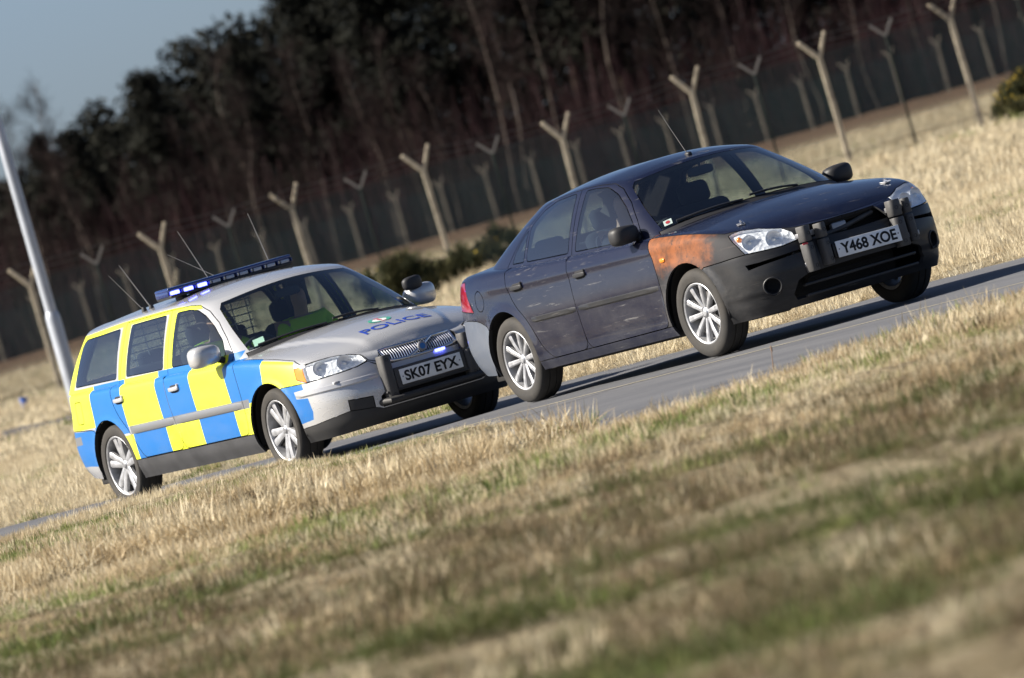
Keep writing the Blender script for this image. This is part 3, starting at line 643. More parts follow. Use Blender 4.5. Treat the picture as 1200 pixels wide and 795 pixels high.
def wiper(car, G, u0, u1, v0, v1, sides):
    for (ua, sa, ub, sb) in sides:
        us = np.linspace(0, 1, 7); pts = []
        (p0, n0), (p1, n1) = at_uv(G, ua, v0), at_uv(G, ub, v1); a = p0[0]*[1, sa, 1]+n0[0]*[1, sa, 1]*.012; b = p1[0]*[1, sb, 1]+n1[0]*[1, sb, 1]*.012
        link('wiper', tube('wiper', [a+(b-a)*t+np.array([.02, 0, .01])*math.sin(math.pi*t) for t in us], .0085, 6), car, m_black)
def push_pad(car, x, y, z0, z1, w, d, split=.36, name='push_pad', tilt=0., yaw=0.):
    """upright rubber buffer in two segments on the front of the car"""
    g = empty(name, (x, y, (z0+z1)/2), (0, tilt, yaw), car); H = z1-z0
    segs = [(-H/2, H/2-H*split-.006), (H/2-H*split+.006, H/2)] if split else [(-H/2, H/2)]
    for a, b in segs:
        bm = bmesh.new(); n = 10; vs = []
        for zz in (a, a+.008, b-.008, b):
            e = .93 if zz in (a, b) else 1
            for i in range(n+1):
                t = math.pi*i/n; vs.append(bm.verts.new((d*(math.sin(t)**.6)*e, -w/2*math.copysign(abs(math.cos(t))**.7, math.cos(t))*e, zz)))
        for j in range(3):
            for i in range(n): bm.faces.new((vs[j*(n+1)+i], vs[j*(n+1)+i+1], vs[(j+1)*(n+1)+i+1], vs[(j+1)*(n+1)+i]))
        bm.faces.new(vs[:n+1]); bm.faces.new(vs[3*(n+1):])
        for j in range(3): bm.faces.new((vs[j*(n+1)], vs[(j+1)*(n+1)], vs[(j+1)*(n+1)+n], vs[j*(n+1)+n]))
        o = link('buffer', bm_mesh('buffer', bm, angle=35), g, m_rubpad)
        for zz in ((a+.035, b-.035) if b-a > .15 else ((a+b)/2,)): link('bolt', lathe('bolt', [(0, -.006), (.008, -.006), (.010, .001), (.013, .001)], 12, 'x'), o, m_rim_dark, loc=(d, 0, zz))
    return g
def on_hood(S, me, x0, flip=True, lift=.004, y0=0.):
    """lay a flat mesh (text-right = +y, text-up = -x) on the bonnet"""
    co = mesh_np(me); Q = np.stack([x0-co[:, 1], np.abs(co[:, 0]+y0)], -1); sg = np.sign(co[:, 0]+y0+1e-9)
    u, v, p = S.table(); ok = v > S.v1+.02; u, v, p = u[ok], v[ok], p[ok]; idx = [int(np.argmin(((p[:, :2]-q)**2).sum(1))) for q in Q]; res = np.stack([u[idx], v[idx]], -1); e = 4e-3
    for _ in range(8):
        a, b = res[:, 0], res[:, 1]; f0 = S.pos(a, b)[:, :2]; fa = (S.pos(a+e, b)-S.pos(a-e, b))[:, :2]/(2*e); fb = (S.pos(a, np.clip(b+e, 0, S.V))-S.pos(a, b-e))[:, :2]/(e+np.clip(S.V-b, 0, e))[:, None]
        r = Q-f0; aa = (fa*fa).sum(1)+1e-5; bb = (fb*fb).sum(1)+1e-5; ab = (fa*fb).sum(1); det = aa*bb-ab*ab
        res[:, 0] = np.clip(a+np.clip((bb*(fa*r).sum(1)-ab*(fb*r).sum(1))/det, -.05, .05), 0, S.U); res[:, 1] = np.clip(b+np.clip((aa*(fb*r).sum(1)-ab*(fa*r).sum(1))/det, -.05, .05), S.v1, S.V)
    P = S.pos(res[:, 0], res[:, 1]); n = S.normal(res[:, 0], res[:, 1]); q = P+n*lift; q[:, 1] *= sg; set_np(me, q); return me
# ---------------------------------------------------------------- the dark saloon with the orange wing
saloon = empty('saloon_car', (0, 0, 0)); tag(saloon, 'dusty dark navy saloon with one orange front wing, leading on the road', 'car')
def sal_extra(p):                                     # shoulder swage, lower bumper step
    x, y, z = p[..., 0], p[..., 1], p[..., 2]; side = np.clip((y-.70)/.12, 0, 1)
    k = np.clip(1-np.abs(z-(.845-.012*x))/.05, 0, 1); p[..., 1] += .009*k*side*np.clip((1.9-np.abs(x))/.4, 0, 1)
    st = np.clip((.335-z)/.018, 0, 1)*np.clip((x-1.72)/.15, 0, 1); p[..., 0] -= .014*st; p[..., 1] -= .010*st*np.clip(y/.3, 0, 1); return p
SL = Lower(SAL_BASE, SAL_ROWS, SAL_DECK, extra=sal_extra, arches=[(1.377, .315, .365, .016, .075), (-1.377, .315, .365, .016, .075)])
SG = House(SAL_GB, SAL_GR, SAL_CROWN, .022)
NAVY = (.0034, .0054, .0205)
m_navy = paint('navy paint', NAVY, 0., 1., amount=.26, rough=.45, dust=(.128, .126, .128), scratch=.95, spec=.08)
m_navytop = m_navy
def orange_wing(nt, tc, sp):
    n = noise(nt, tc, 7, 8, .65); x = math2(nt, 'ADD', sp.outputs['X'], math2(nt, 'MULTIPLY', n, .34)); z = math2(nt, 'ADD', sp.outputs['Z'], math2(nt, 'MULTIPLY', n, .22))
    big = noise(nt, tc, 3.2, 9, .72, .8); x = math2(nt, 'ADD', x, math2(nt, 'MULTIPLY', math2(nt, 'SUBTRACT', big, .5), .55)); z = math2(nt, 'ADD', z, math2(nt, 'MULTIPLY', math2(nt, 'SUBTRACT', big, .5), -.35))
    f = math2(nt, 'MULTIPLY', ramp(nt, x, 1.96, 1.68), ramp(nt, z, .70, .84)); c = mixc(nt, ramp(nt, noise(nt, tc, 9, 8, .7), .38, .66), (.245, .082, .028), (.105, .042, .020)); c = mixc(nt, ramp(nt, noise(nt, tc, 26, 6, .7), .58, .70), c, (.030, .024, .022))
    return mixc(nt, f, (.017, .018, .022), c)
m_orange = paint('orange primer wing', (.4, .13, .04), 0., .0, amount=.55, rough=.62, extra=orange_wing, dust=(.13, .12, .115), scratch=.6, spec=.2)
m_bumper = paint('scuffed bumper plastic', (.012, .0125, .0145), 0., .25, amount=.35, rough=.45, dust=(.10, .095, .09), scratch=.8, spec=.3, z0=.8)
m_rearbump = paint('faded bumper', (.095, .112, .145), .0, .25, amount=.35, rough=.42, dust=(.17, .165, .16))
arch = lambda cx, r=.372: circle(cx, .315, r, 40)
HLM = [(4.976,.768),(5.048,.831),(5.166,.905),(5.33,.885),(5.442,.846),(5.511,.70),(5.516,.535),(5.392,.503),(5.25,.505),(5.119,.51),(5.06,.63)]
SAL_POLY = [
 ('cut','xz',arch(1.377),dict(vmax=.8)), ('cut','xz',arch(-1.377),dict(vmax=.8)),
 ('headlight','uv',HLM,{}),
 ('cut','uv',[(5.62,.49),(5.66,.78),(5.99,.80),(5.99,.47)],{}),                              # open grille
 ('cut','uv',circle(5.253,.200,.060,22),{}),          # fog lamp hole
 ('cut','uv',[(5.40,.055),(5.385,.10),(5.44,.185),(5.52,.215),(5.99,.225),(5.99,.055)],{}),    # lower intake
 ('cut','uv',[(5.105,.398),(5.12,.362),(5.20,.372),(5.54,.395),(5.54,.412),(5.20,.394)],{}),   # slot in the bumper
 ('front_bumper','uv',[(4.60,0),(4.60,.40),(4.71,.478),(4.90,.485),(5.05,.50),(5.12,.506),(5.4,.499),(5.52,.528),(5.62,.50),(5.99,.48),(5.99,0)],{}),
 ('rear_bumper','xz',rounded([(-2.8,.0),(-2.8,.69),(-2.0,.685),(-1.80,.66),(-1.66,.60),(-1.55,.5),(-1.5,0)],0.1,5),dict(vmax=.7)),
 ('tail_light','uv',[(1.075,.765),(1.13,.66),(1.215,.52),(.74,.54),(.70,.765)],{}),
 ('sill','xz',[(-1.1,.1),(-1.1,.272),(1.1,.282),(1.1,.1)],dict(vmax=.3)),
 ('fuel_flap','xz',circle(-1.72,.80,.075,20),dict(vmax=.8)),
 ('front_door','xz',rounded([(-.235,.276),(.945,.282),(.985,.45),(.985,.65),(.96,.80),(.92,.90),(.90,.985),(-.27,.985),(-.255,.6)],0.07,5),dict(vmax=.95)),
 ('rear_door','xz',rounded([(-.235,.276),(-.80,.274),(-.90,.36),(-.965,.48),(-1.04,.60),(-1.14,.69),(-1.20,.78),(-1.23,.88),(-1.25,1.02),(-.27,.985),(-.255,.6)],0.1,5),dict(vmax=.95)),
 ('bonnet','uv',[(4.02,.806),(4.5,.80),(4.93,.79),(5.048,.833),(5.166,.907),(5.33,.887),(5.442,.848),(5.52,.80),(5.66,.785),(5.99,.795),(5.99,1.67),(4.02,1.67)],{}),
 ('boot_lid','uv',[(0,1.67),(0,.50),(.50,.52),(.60,.60),(.62,.78),(1.02,.80),(1.10,.84),(1.25,.92),(1.25,1.67)],{}),
]
gb = np.array(SAL_GB)[:, :2]
def sal_drop(P, cen): q = gb*.965+np.array([-.01, 0]); return inside(np.vstack([q, q[::-1]*[1, -1]]), P[:, :2]) & (cen[:, 1] > .83)
sal_def = lambda P, cen: np.where(P[:, 0] > .5, 'front_wing', 'rear_wing').astype(object)
one = lambda name, m, both=False, **k: dict(name=name, mat=m, both=both, **k)
SAL_SPEC = {'headlight': one('headlight', m_lens, depth=.022, gap=.004, inner=m_reflect, rim=m_reflect), 'front_bumper': one('front_bumper', m_bumper, True, depth=.03), 'rear_bumper': one('rear_bumper', m_rearbump, True, depth=.03), 'tail_light': one('tail_light', m_red),
 'sill': one('sill', m_navy), 'fuel_flap': one('fuel_flap', m_navy), 'front_door': one('front_door', m_navy), 'rear_door': one('rear_door', m_navy), 'bonnet': one('bonnet', m_navytop, True, depth=.025), 'boot_lid': one('boot_lid', m_navytop, True),
 'front_wing': one('front_wing', lambda s: m_orange if s < 0 else m_navy), 'rear_wing': one('rear_wing', m_navy)}
sal = make_skin(saloon, SL, SAL_POLY, [], SAL_SPEC, sal_def, sal_drop)
sal[('front_wing', -1)]['label'] = 'orange primer front wing fading to grey over the wheel'
# greenhouse
c0 = SG.ts[10]; UE = SG.U
SALG_POLY = [
 ('windscreen','uv',[(2.685,.045),(2.665,.25),(2.66,.44),(2.69,.474),(UE,.478),(UE,.035),(2.80,.035)],{}),
 ('rear_window','uv',[(0,.05),(.42,.05),(.47,.10),(.445,.40),(.40,.462),(0,.468)],{}),
 ('front_window','xz',rounded([(-.205,.963),(.66,.935),(.60,1.045),(.46,1.165),(.30,1.268),(.14,1.335),(-.02,1.352),(-.165,1.356)],.03),dict(vmax=.5)),
 ('rear_window_glass','xz',rounded([(-.305,.965),(-.985,.985),(-1.0,1.222),(-.85,1.30),(-.65,1.342),(-.31,1.356)],.03),dict(vmax=.5)),
 ('quarter','xz',rounded([(-1.035,.988),(-1.235,.995),(-1.20,1.06),(-1.12,1.14),(-1.04,1.20)],.02),dict(vmax=.5)),
 ('front_door_frame','xz',[(-.255,.80),(.76,.80),(.76,.93),(.64,1.06),(.49,1.19),(.32,1.30),(.15,1.368),(-.02,1.382),(-.25,1.386)],dict(vmax=.5)),
 ('rear_door_frame','xz',[(-.255,.80),(-1.35,.80),(-1.32,.98),(-1.20,1.10),(-1.06,1.225),(-.88,1.325),(-.65,1.37),(-.25,1.386)],dict(vmax=.5)),
 ('scuttle','uv',[(2.66,0),(2.66,.035),(UE,.03),(UE,0)],{}),
]
SALG_SPEC = {'windscreen': one('windscreen', m_screen, True, depth=.006), 'rear_window': one('rear_window', m_glass, True, depth=.006), 'front_window': one('door_window', m_glass, depth=.006), 'rear_window_glass': one('door_window', m_glass, depth=.006), 'quarter': one('quarter_window', m_glass, depth=.006),
 'front_door_frame': one('door_frame', m_navy, depth=.03), 'rear_door_frame': one('door_frame', m_navy, depth=.03), 'scuttle': one('scuttle', m_black, True), 'roof': one('roof', m_navytop, True, depth=.03)}
make_skin(saloon, SG, SALG_POLY, [], SALG_SPEC, lambda P, cen: np.full(len(P), 'roof', object))
add_cabin(saloon, SL, SG, .93); add_under(saloon, -1.9, 1.9)
for sx in (1.377, -1.377):
    for sd in (1, -1): wheel_house(saloon, sx, .385, .50, .86, sd)
for i, (sx, sy) in enumerate(((1.377, -.765), (1.377, .765), (-1.377, -.77), (-1.377, .77))): add_wheel(saloon, 'ten', .212, sx, sy, .3165, R(3) if sx > 0 else 0, .3*i+.1)
for sd in (1, -1):
    for x0, x1 in ((-.96, -.27), (-.225, .955)):
        us = to_uv(SL, 'xz', [(x, .578-.012*(x+1)/2) for x in np.linspace(x0, x1, 14)], vmax=.7, closed=False, step=9.)
        link('rubbing_strip', strip_mesh('rubbing_strip', SL, us, .020, .012, sd), saloon, m_bumper)
    for x, z in ((-.09, .80), (-1.06, .83)): handle(saloon, SL, x, z, sd, m_black)
    door_mirror(saloon, .70, .90, .985, sd, m_black, r=(.08, .110, .066))
    p, n = at_side(SL, 1.10, .745); link('side_repeater', blob('side_repeater', (.036, .010, .016), (.6, .6), 20, 10, c=(p[0], p[1]*sd, p[2])), saloon, m_amber)
    o = sal[('headlight', sd)]
    for uu, vv_, r in ((5.16, .66, .052), (5.36, .66, .058)):
        p, n = at_uv(SL, uu, vv_); p = p[0]-n[0]*.012; skin_lamp(o, (p[0], p[1]*sd, p[2]), r, (.95, .25*sd, .05))
    p, n = at_uv(SL, 5.07, .73); p = p[0]-n[0]*.02; link('indicator_bulb', blob('indicator_bulb', (.02, .02, .02), (1, 1), 12, 8, c=(p[0], p[1]*sd, p[2])), o, m_amber)
    p, n = at_uv(SL, 5.253, .20); p = p[0]-n[0]*.05; f = lathe('fog_bowl', [(.0, -.04), (.045, -.03), (.066, .02), (.072, .045)], 24, 'x', 40)
    q = link('fog_lamp_recess', f, saloon, m_rim_dark, loc=(p[0], p[1]*sd, p[2])); q.rotation_euler = Vector((n[0][0], n[0][1]*sd, 0)).to_track_quat('X', 'Z').to_euler()
for sd in (1, -1):
    p, n = at_uv(SL, circle(5.253, .200, .064, 25)[0][0], .2); ring = [at_uv(SL, a, b) for a, b in circle(5.253, .200, .062, 24)]; ring = [(q[0]+m_[0]*.002)*[1, sd, 1] for q, m_ in ring]
    link('fog_lamp_bezel', tube('fog_lamp_bezel', ring+ring[:2], .007, 6, False), saloon, m_black)
# bonnet pins, stickers, aerial, wipers
for yy in (-.60, .60):
    bp = empty('bonnet_pin', parent=saloon); 
    uvp = to_uv(SL, 'xy', [(1.80, .60)], vmin=.83, closed=False)[0]; p, n = at_uv(SL, *uvp); p = p[0]*[1, np.sign(yy), 1]
    bp.location = p; bp.rotation_euler = Vector((n[0][0], n[0][1]*np.sign(yy), n[0][2])).to_track_quat('Z', 'X').to_euler()
    link('pin_plate', rbox('pin_plate', (0, 0, .004), (.055, .055, .006), .003), bp, m_steel); link('pin', lathe('pin', [(0, .034), (.007, .034), (.007, 0)], 12, 'z'), bp, m_chrome)
    link('clip', tube('clip', [(-.05, .012, .018), (.03, .0, .020), (.045, -.01, .02), (.03, -.02, .02), (-.04, -.018, .018)], .004, 6), bp, m_chrome)
def sticker(car, G, u, v, w, h, m, side, name='screen_sticker', m2=None):
    p, n = at_uv(G, u, v); pu, _ = at_uv(G, u+.01, v); p, n = p[0], n[0]; t = pu[0]-p; t /= np.linalg.norm(t); b = np.cross(n, t); q = p-n*.009
    vs = [q+t*(a*w/2)+b*(c*h/2) for a, c in ((-1, -1), (1, -1), (1, 1), (-1, 1))]; vs = [(x, y*side, z) for x, y, z in vs]
    o = link(name, raw_mesh(name, vs, [(0, 1, 2, 3)]), car, m)
    if m2:
        q = p-n*.007; vs = [q+t*(math.cos(a)*w*.28)+b*(math.sin(a)*h*.30) for a in np.linspace(0, 2*math.pi, 13)[:-1]]; link('sticker_disc', raw_mesh('sticker_disc', [(x, y*side, z) for x, y, z in vs], [tuple(range(12))]), o, m2)
sticker(saloon, SG, 2.735, .085, .062, .062, m_white, -1, m2=m_redsticker); sticker(saloon, SG, 2.73, .10, .05, .05, m_bluesticker, 1)
a0 = np.array([.30, 0, 1.408]); link('aerial_base', blob('aerial_base', (.035, .022, .018), (.8, .8), 16, 10, c=a0), saloon, m_black)
link('aerial', tube('aerial', [a0+[-.01, 0, .005], a0+[-.14, 0, .20], a0+[-.24, 0, .36]], [.004, .003, .0018], 6), saloon, m_black)
wiper(saloon, SG, 0, 0, .03, .05, [(3.20, -1, 2.78, -1), (3.05, 1, 3.26, -1)])
# open front: crash beam, radiator, latch, intake slats
link('radiator', rbox('radiator', (2.02, 0, .50), (.04, .70, .34), .01), saloon, m_under)
for i in range(9): link('radiator_fin', rbox('radiator_fin', (2.045, 0, .36+.034*i), (.012, .68, .008), .002), saloon, m_rim_dark)
link('crash_beam', rbox('crash_beam', (2.10, 0, .545), (.07, .92, .08), .015, 3), saloon, m_bumper)
link('bonnet_latch', rbox('bonnet_latch', (2.09, -.03, .64), (.05, .12, .07), .012), saloon, m_steel)
link('latch_strut', tube('latch_strut', [(2.10, -.28, .60), (2.11, .02, .63), (2.09, .26, .675)], .018), saloon, m_rubpad)
link('cross_member', tube('cross_member', [(2.06, -.40, .69), (2.085, 0, .685), (2.06, .40, .69)], .020), saloon, m_under)
for zz in (.245, .32): link('intake_slat', rbox('intake_slat', (2.165, 0, zz), (.05, .92, .022), .008), saloon, m_bumper)
link('plate_bracket', rbox('plate_bracket', (2.245, .03, .49), (.05, .50, .10), .01), saloon, m_bumper)
pl = plate(saloon, 'Y468 XOE', 2.285, .488, .06, R(-4)); pl.rotation_euler.x = R(-1.0)
for y, x, z0, z1, w, yw in ((-.395, 2.205, .395, .715, .080, -12), (-.275, 2.23, .41, .705, .066, -8), (.355, 2.215, .385, .715, .098, 8), (.468, 2.185, .40, .705, .070, 14)): push_pad(saloon, x, y, z0, z1, w, .075, .36, yaw=R(-yw))
for sd in (-1, 1):
    for zz in (.45, .655): link('pad_bracket', rbox('pad_bracket', (2.20, sd*(.335 if sd < 0 else .41), zz), (.05, .20, .035), .006), saloon, m_steel)
link('buffer_tag', rbox('buffer_tag', (2.275, -.425, .592), (.004, .04, .012), .001), saloon, m_redsticker)
# ---------------------------------------------------------------- the police estate
PVX, PVY, PVZ, PVA, PVP, PVS = -5.6, -.58, -.03, R(.2), R(.9), 1.01
estate = empty('police_estate_car', (PVX, PVY, PVZ), (0, PVP, PVA)); estate.scale = (PVS,)*3
tag(estate, 'silver police estate with blue and yellow checked sides and roof light bar', 'police car')
def est_extra(p):                                     # raised centre of the bonnet, V lines running back from the grille
    x, y, z = p[..., 0], p[..., 1], p[..., 2]; w = .34+.30*np.clip((2.1-x)/1.0, 0, 1); k = np.clip((w-np.abs(y))/.07+.5, 0, 1); k = k*k*(3-2*k)
    p[..., 2] += .016*k*np.clip((x-1.0)/.2, 0, 1)*np.clip((2.14-x)/.10, 0, 1)*np.clip((z-.70)/.05, 0, 1); return p
EL = Lower(EST_BASE, EST_ROWS, EST_DECK, extra=est_extra, arches=[(1.378, .315, .362, .010, .055), (-1.378, .315, .362, .010, .055)])
EG = House(EST_GB, EST_GR, EST_CROWN, .020)
m_silver = paint('silver paint', (.53, .535, .545), .35, 1., amount=.26, rough=.25, dust=(.40, .38, .36))
m_yel = paint('fluorescent yellow', (.66, .72, .02), 0., .3, amount=.30, rough=.45, dust=(.55, .52, .2))
m_blu = paint('police blue', (.003, .135, .43), 0., .35, amount=.30, rough=.38, dust=(.10, .16, .30))
m_strip = mat('grey moulding', (.20, .205, .215), .4, .3); m_sillgrey = mat('grey sill plastic', (.052, .052, .055), .55, vary=(6, .35))
m_lip = mat('black bumper lip', (.020, .020, .021), .6, vary=(7, .3, (.035, .034, .032)))
COLMAT.clear(); COLMAT.update({'yel': m_yel, 'blu': m_blu, 'sil': m_strip, 'blk': m_lip})
HLE = [(4.828,.711),(4.912,.735),(4.989,.760),(5.104,.800),(5.213,.845),(5.34,.850),(5.445,.80),(5.477,.70),(5.388,.654),(5.293,.633),(5.127,.597),(4.955,.560),(4.85,.606)]
UF = EL.U
EST_POLY = [
 ('cut','xz',arch(1.378,.368),dict(vmax=.8)), ('cut','xz',arch(-1.378,.368),dict(vmax=.8)),
 ('indicator','uv',[(4.828,.711),(4.912,.735),(4.955,.560),(4.85,.606)],{}),
 ('headlight','uv',HLE,{}),
 ('cut','uv',[(5.605,.60),(5.60,.66),(5.585,.76),(5.60,.815),(UF,.835),(UF,.585)],{}),         # grille opening
 ('fog_panel','uv',[(5.252,.174),(5.256,.262),(5.44,.243),(5.438,.150)],{}),
 ('cut','uv',[(5.50,.14),(5.50,.22),(5.55,.262),(UF,.262),(UF,.14)],{}),                      # lower intake
 ('front_lip','uv',[(4.60,0),(4.60,.10),(4.812,.128),(4.93,.135),(5.252,.174),(5.438,.150),(5.50,.125),(UF,.125),(UF,0)],{}),
 ('front_bumper','uv',[(4.60,.10),(4.60,.50),(4.652,.532),(4.80,.545),(4.955,.552),(5.127,.592),(5.293,.628),(5.388,.649),(5.48,.690),(5.56,.60),(5.605,.575),(UF,.575),(UF,0),(4.60,0)],{}),
 ('rear_bumper','xz',rounded([(-2.8,.0),(-2.8,.655),(-2.0,.645),(-1.62,.628),(-1.5,.5),(-1.5,0)],0.1,5),dict(vmax=.6)),
 ('tail_light','uv',[(.885,.50),(.90,.80),(.60,.81),(.58,.50)],{}),
 ('sill','xz',[(-1.1,.05),(-1.1,.338),(1.1,.338),(1.1,.05)],dict(vmax=.3)),
 ('fuel_flap','xz',rounded([(-1.94,.69),(-1.80,.69),(-1.80,.86),(-1.94,.86)],.03),dict(vmax=.8)),
 ('front_door','xz',rounded([(-.15,.342),(.92,.342),(.955,.45),(.955,.65),(.93,.80),(.90,.88),(.88,.955),(-.26,.955),(-.24,.70),(-.20,.55)],0.07,5),dict(vmax=.95)),
 ('rear_door','xz',rounded([(-.15,.342),(-.86,.342),(-.92,.42),(-.975,.51),(-1.04,.60),(-1.12,.68),(-1.18,.78),(-1.20,.88),(-1.20,.955),(-.26,.955),(-.24,.70),(-.20,.55)],0.1,5),dict(vmax=.95)),
 ('bonnet','uv',[(4.05,.815),(4.5,.808),(4.80,.79),(4.912,.745),(4.989,.768),(5.104,.806),(5.213,.851),(5.34,.856),(5.452,.806),(5.49,.70),(5.55,.66),(5.59,.75),(5.60,.815),(UF,.835),(UF,1.67),(4.05,1.67)],{}),
 ('tailgate','uv',[(0,1.67),(0,.46),(.55,.47),(.58,.81),(.75,.85),(.75,1.67)],{}),
]
xb = [-1.585, -1.0, -.38, .20, .785, 1.36]; zt, zs1, zs0, zb = .945, .600, .535, .30
def blk(c, x0, x1, z0, z1, sh=.0): return (c, 'xz', [(x0-sh, z1), (x1-sh, z1), (x1, z0), (x0, z0)], dict(vmax=.86))
EST_COL = [('sil','xz',[(-.985,zs0),(-.985,zs1),(1.06,zs1),(1.06,zs0)],dict(vmax=.6)),
 ('blu','xz',[(1.50,.31),(1.50,.625),(1.85,.615),(1.86,.575),(1.745,.572),(1.755,.518),(1.885,.508),(1.90,.40),(1.88,.345),(1.768,.335)],dict(vmax=.6)),
 ('sil','xz',[(-2.5,.52),(-2.5,.585),(-1.96,.60),(-1.96,.535)],dict(vmax=.6)),
 ('blu','xz',[(-2.13,.36),(-2.25,.64),(-1.62,.628),(-1.45,.5),(-1.5,.33),(-1.95,.36)],dict(vmax=.6)),
 blk('yel',-2.5,xb[0],.645,zt,.02), blk('blu',xb[0],xb[1],zs1-.05,zt,.04), blk('yel',xb[1],xb[2],zs1,zt,.05), blk('blu',xb[2],xb[3],zs1,zt,.05), blk('yel',xb[3],xb[4],zs1,zt,.06), blk('blu',xb[4],xb[5],zs1-.03,zt,.06), ('yel','uv',[(4.345,.55),(4.345,.79),(4.80,.78),(4.83,.712),(4.85,.606),(4.93,.55),(4.66,.53),(4.5,.5)],{}),
 blk('yel',-1.2,-.955,zb,zs0,-.0), blk('blu',-.955,xb[2],zb,zs0), blk('yel',xb[2],xb[3],zb,zs0), blk('blu',xb[3],xb[4],zb,zs0), blk('yel',xb[4],1.3,zb,zs1)]
EST_SPEC = {'indicator': one('indicator', m_amber, gap=.002, rim=m_amber), 'headlight': one('headlight', m_lens, depth=.022, gap=.003, inner=m_reflect, rim=m_reflect), 'fog_panel': one('fog_panel', m_lip), 'front_lip': one('front_lip', m_lip, True, gap=.002), 'front_bumper': one('front_bumper', m_silver, True, colours=True, depth=.03), 'rear_bumper': one('rear_bumper', m_silver, True, colours=True, depth=.03),
 'tail_light': one('tail_light', m_red), 'sill': one('sill', m_sillgrey), 'fuel_flap': one('fuel_flap', m_silver, colours=True), 'front_door': one('front_door', m_silver, colours=True, rim=m_silver), 'rear_door': one('rear_door', m_silver, colours=True, rim=m_silver), 'bonnet': one('bonnet', m_silver, True, depth=.025), 'tailgate': one('tailgate', m_silver, True),
 'front_wing': one('front_wing', m_silver, colours=True), 'rear_wing': one('rear_wing', m_silver, colours=True)}
ge = np.array(EST_GB)[:, :2]
def est_drop(P, cen): q = ge*.965+np.array([-.01, 0]); return inside(np.vstack([q, q[::-1]*[1, -1]]), P[:, :2]) & (cen[:, 1] > .83)
est = make_skin(estate, EL, EST_POLY, EST_COL, EST_SPEC, sal_def, est_drop)
UG = EG.U; cE = EG.ts[10]
ESTG_POLY = [
 ('windscreen','uv',[(cE+.055,.045),(cE+.04,.25),(cE+.035,.43),(cE+.07,.472),(UG,.478),(UG,.035),(cE+.18,.035)],{}),
 ('tail_upper','uv',rounded([(.535,.02),(.70,.02),(.645,.40),(.55,.40)],.03),{}),
 ('rear_window','uv',[(0,.07),(.48,.07),(.50,.12),(.47,.42),(.43,.46),(0,.465)],{}),
 ('front_window','xz',rounded([(-.185,.955),(.70,.945),(.62,1.06),(.46,1.175),(.30,1.265),(.16,1.32),(.04,1.337),(-.165,1.34)],.03),dict(vmax=.5)),
 ('rear_window_glass','xz',rounded([(-.34,.957),(-1.01,.966),(-.985,1.33),(-.34,1.34)],.03),dict(vmax=.5)),
 ('quarter','xz',rounded([(-1.20,.966),(-1.98,.972),(-1.93,1.27),(-1.87,1.302),(-1.20,1.322)],.03),dict(vmax=.5)),
 ('front_door_frame','xz',[(-.26,.80),(.80,.80),(.80,.945),(.66,1.07),(.49,1.195),(.32,1.292),(.17,1.35),(.04,1.364),(-.255,1.367)],dict(vmax=.5)),
 ('rear_door_frame','xz',[(-.26,.80),(-1.16,.80),(-1.11,1.10),(-1.09,1.355),(-.255,1.367)],dict(vmax=.5)),
 ('scuttle','uv',[(cE+.03,0),(cE+.03,.035),(UG,.03),(UG,0)],{}),
]
ESTG_COL = [*[(c, 'xz', [(a-.05, .80), (a-.05, .952), (b-.05, .952), (b-.05, .80)], dict(vmax=.12)) for c, a, b in (('yel', -2.4, xb[0]), ('blu', xb[0], xb[1]), ('yel', xb[1], xb[2]), ('blu', xb[2], xb[3]), ('yel', xb[3], xb[4]), ('blu', xb[4], .95))], ('yel','xz',[(-.185,.8),(-.165,1.345),(-.26,1.345),(-.30,1.345),(-.34,.8)],dict(vmax=.5)), ('yel','xz',[(-1.03,.8),(-1.0,1.335),(-1.16,1.335),(-1.17,.8)],dict(vmax=.5)),
 ('yel','uv',[(.62,.475),(.90,.488),(1.6,.49),(2.6,.49),(3.18,.487),(3.20,.452),(2.6,.452),(1.6,.450),(.98,.445),(.80,.42),(.83,.02),(.70,.02),(.66,.40)],{})]
ESTG_SPEC = {'tail_upper': one('tail_light', m_red), 'windscreen': one('windscreen', m_screen, True, depth=.006), 'rear_window': one('rear_window', m_glass, True, depth=.006), 'front_window': one('door_window', m_glass, depth=.006), 'rear_window_glass': one('door_window', m_glass, depth=.006), 'quarter': one('quarter_window', m_glass, depth=.006),
 'front_door_frame': one('door_frame', m_silver, depth=.03, colours=True), 'rear_door_frame': one('door_frame', m_silver, depth=.03, colours=True), 'scuttle': one('scuttle', m_black, True), 'roof': one('roof', m_silver, True, depth=.03, colours=True)}
make_skin(estate, EG, ESTG_POLY, ESTG_COL, ESTG_SPEC, lambda P, cen: np.full(len(P), 'roof', object))
add_cabin(estate, EL, EG, .93); add_under(estate, -1.9, 1.9)
for sx in (1.378, -1.378):
    for sd in (1, -1): wheel_house(estate, sx, .380, .50, .85, sd)
for i, (sx, sy) in enumerate(((1.378, -.76), (1.378, .76), (-1.378, -.765), (-1.378, .765))): add_wheel(estate, 'five', .226, sx, sy, .3165, R(-2) if sx > 0 else 0, .37*i+.2)
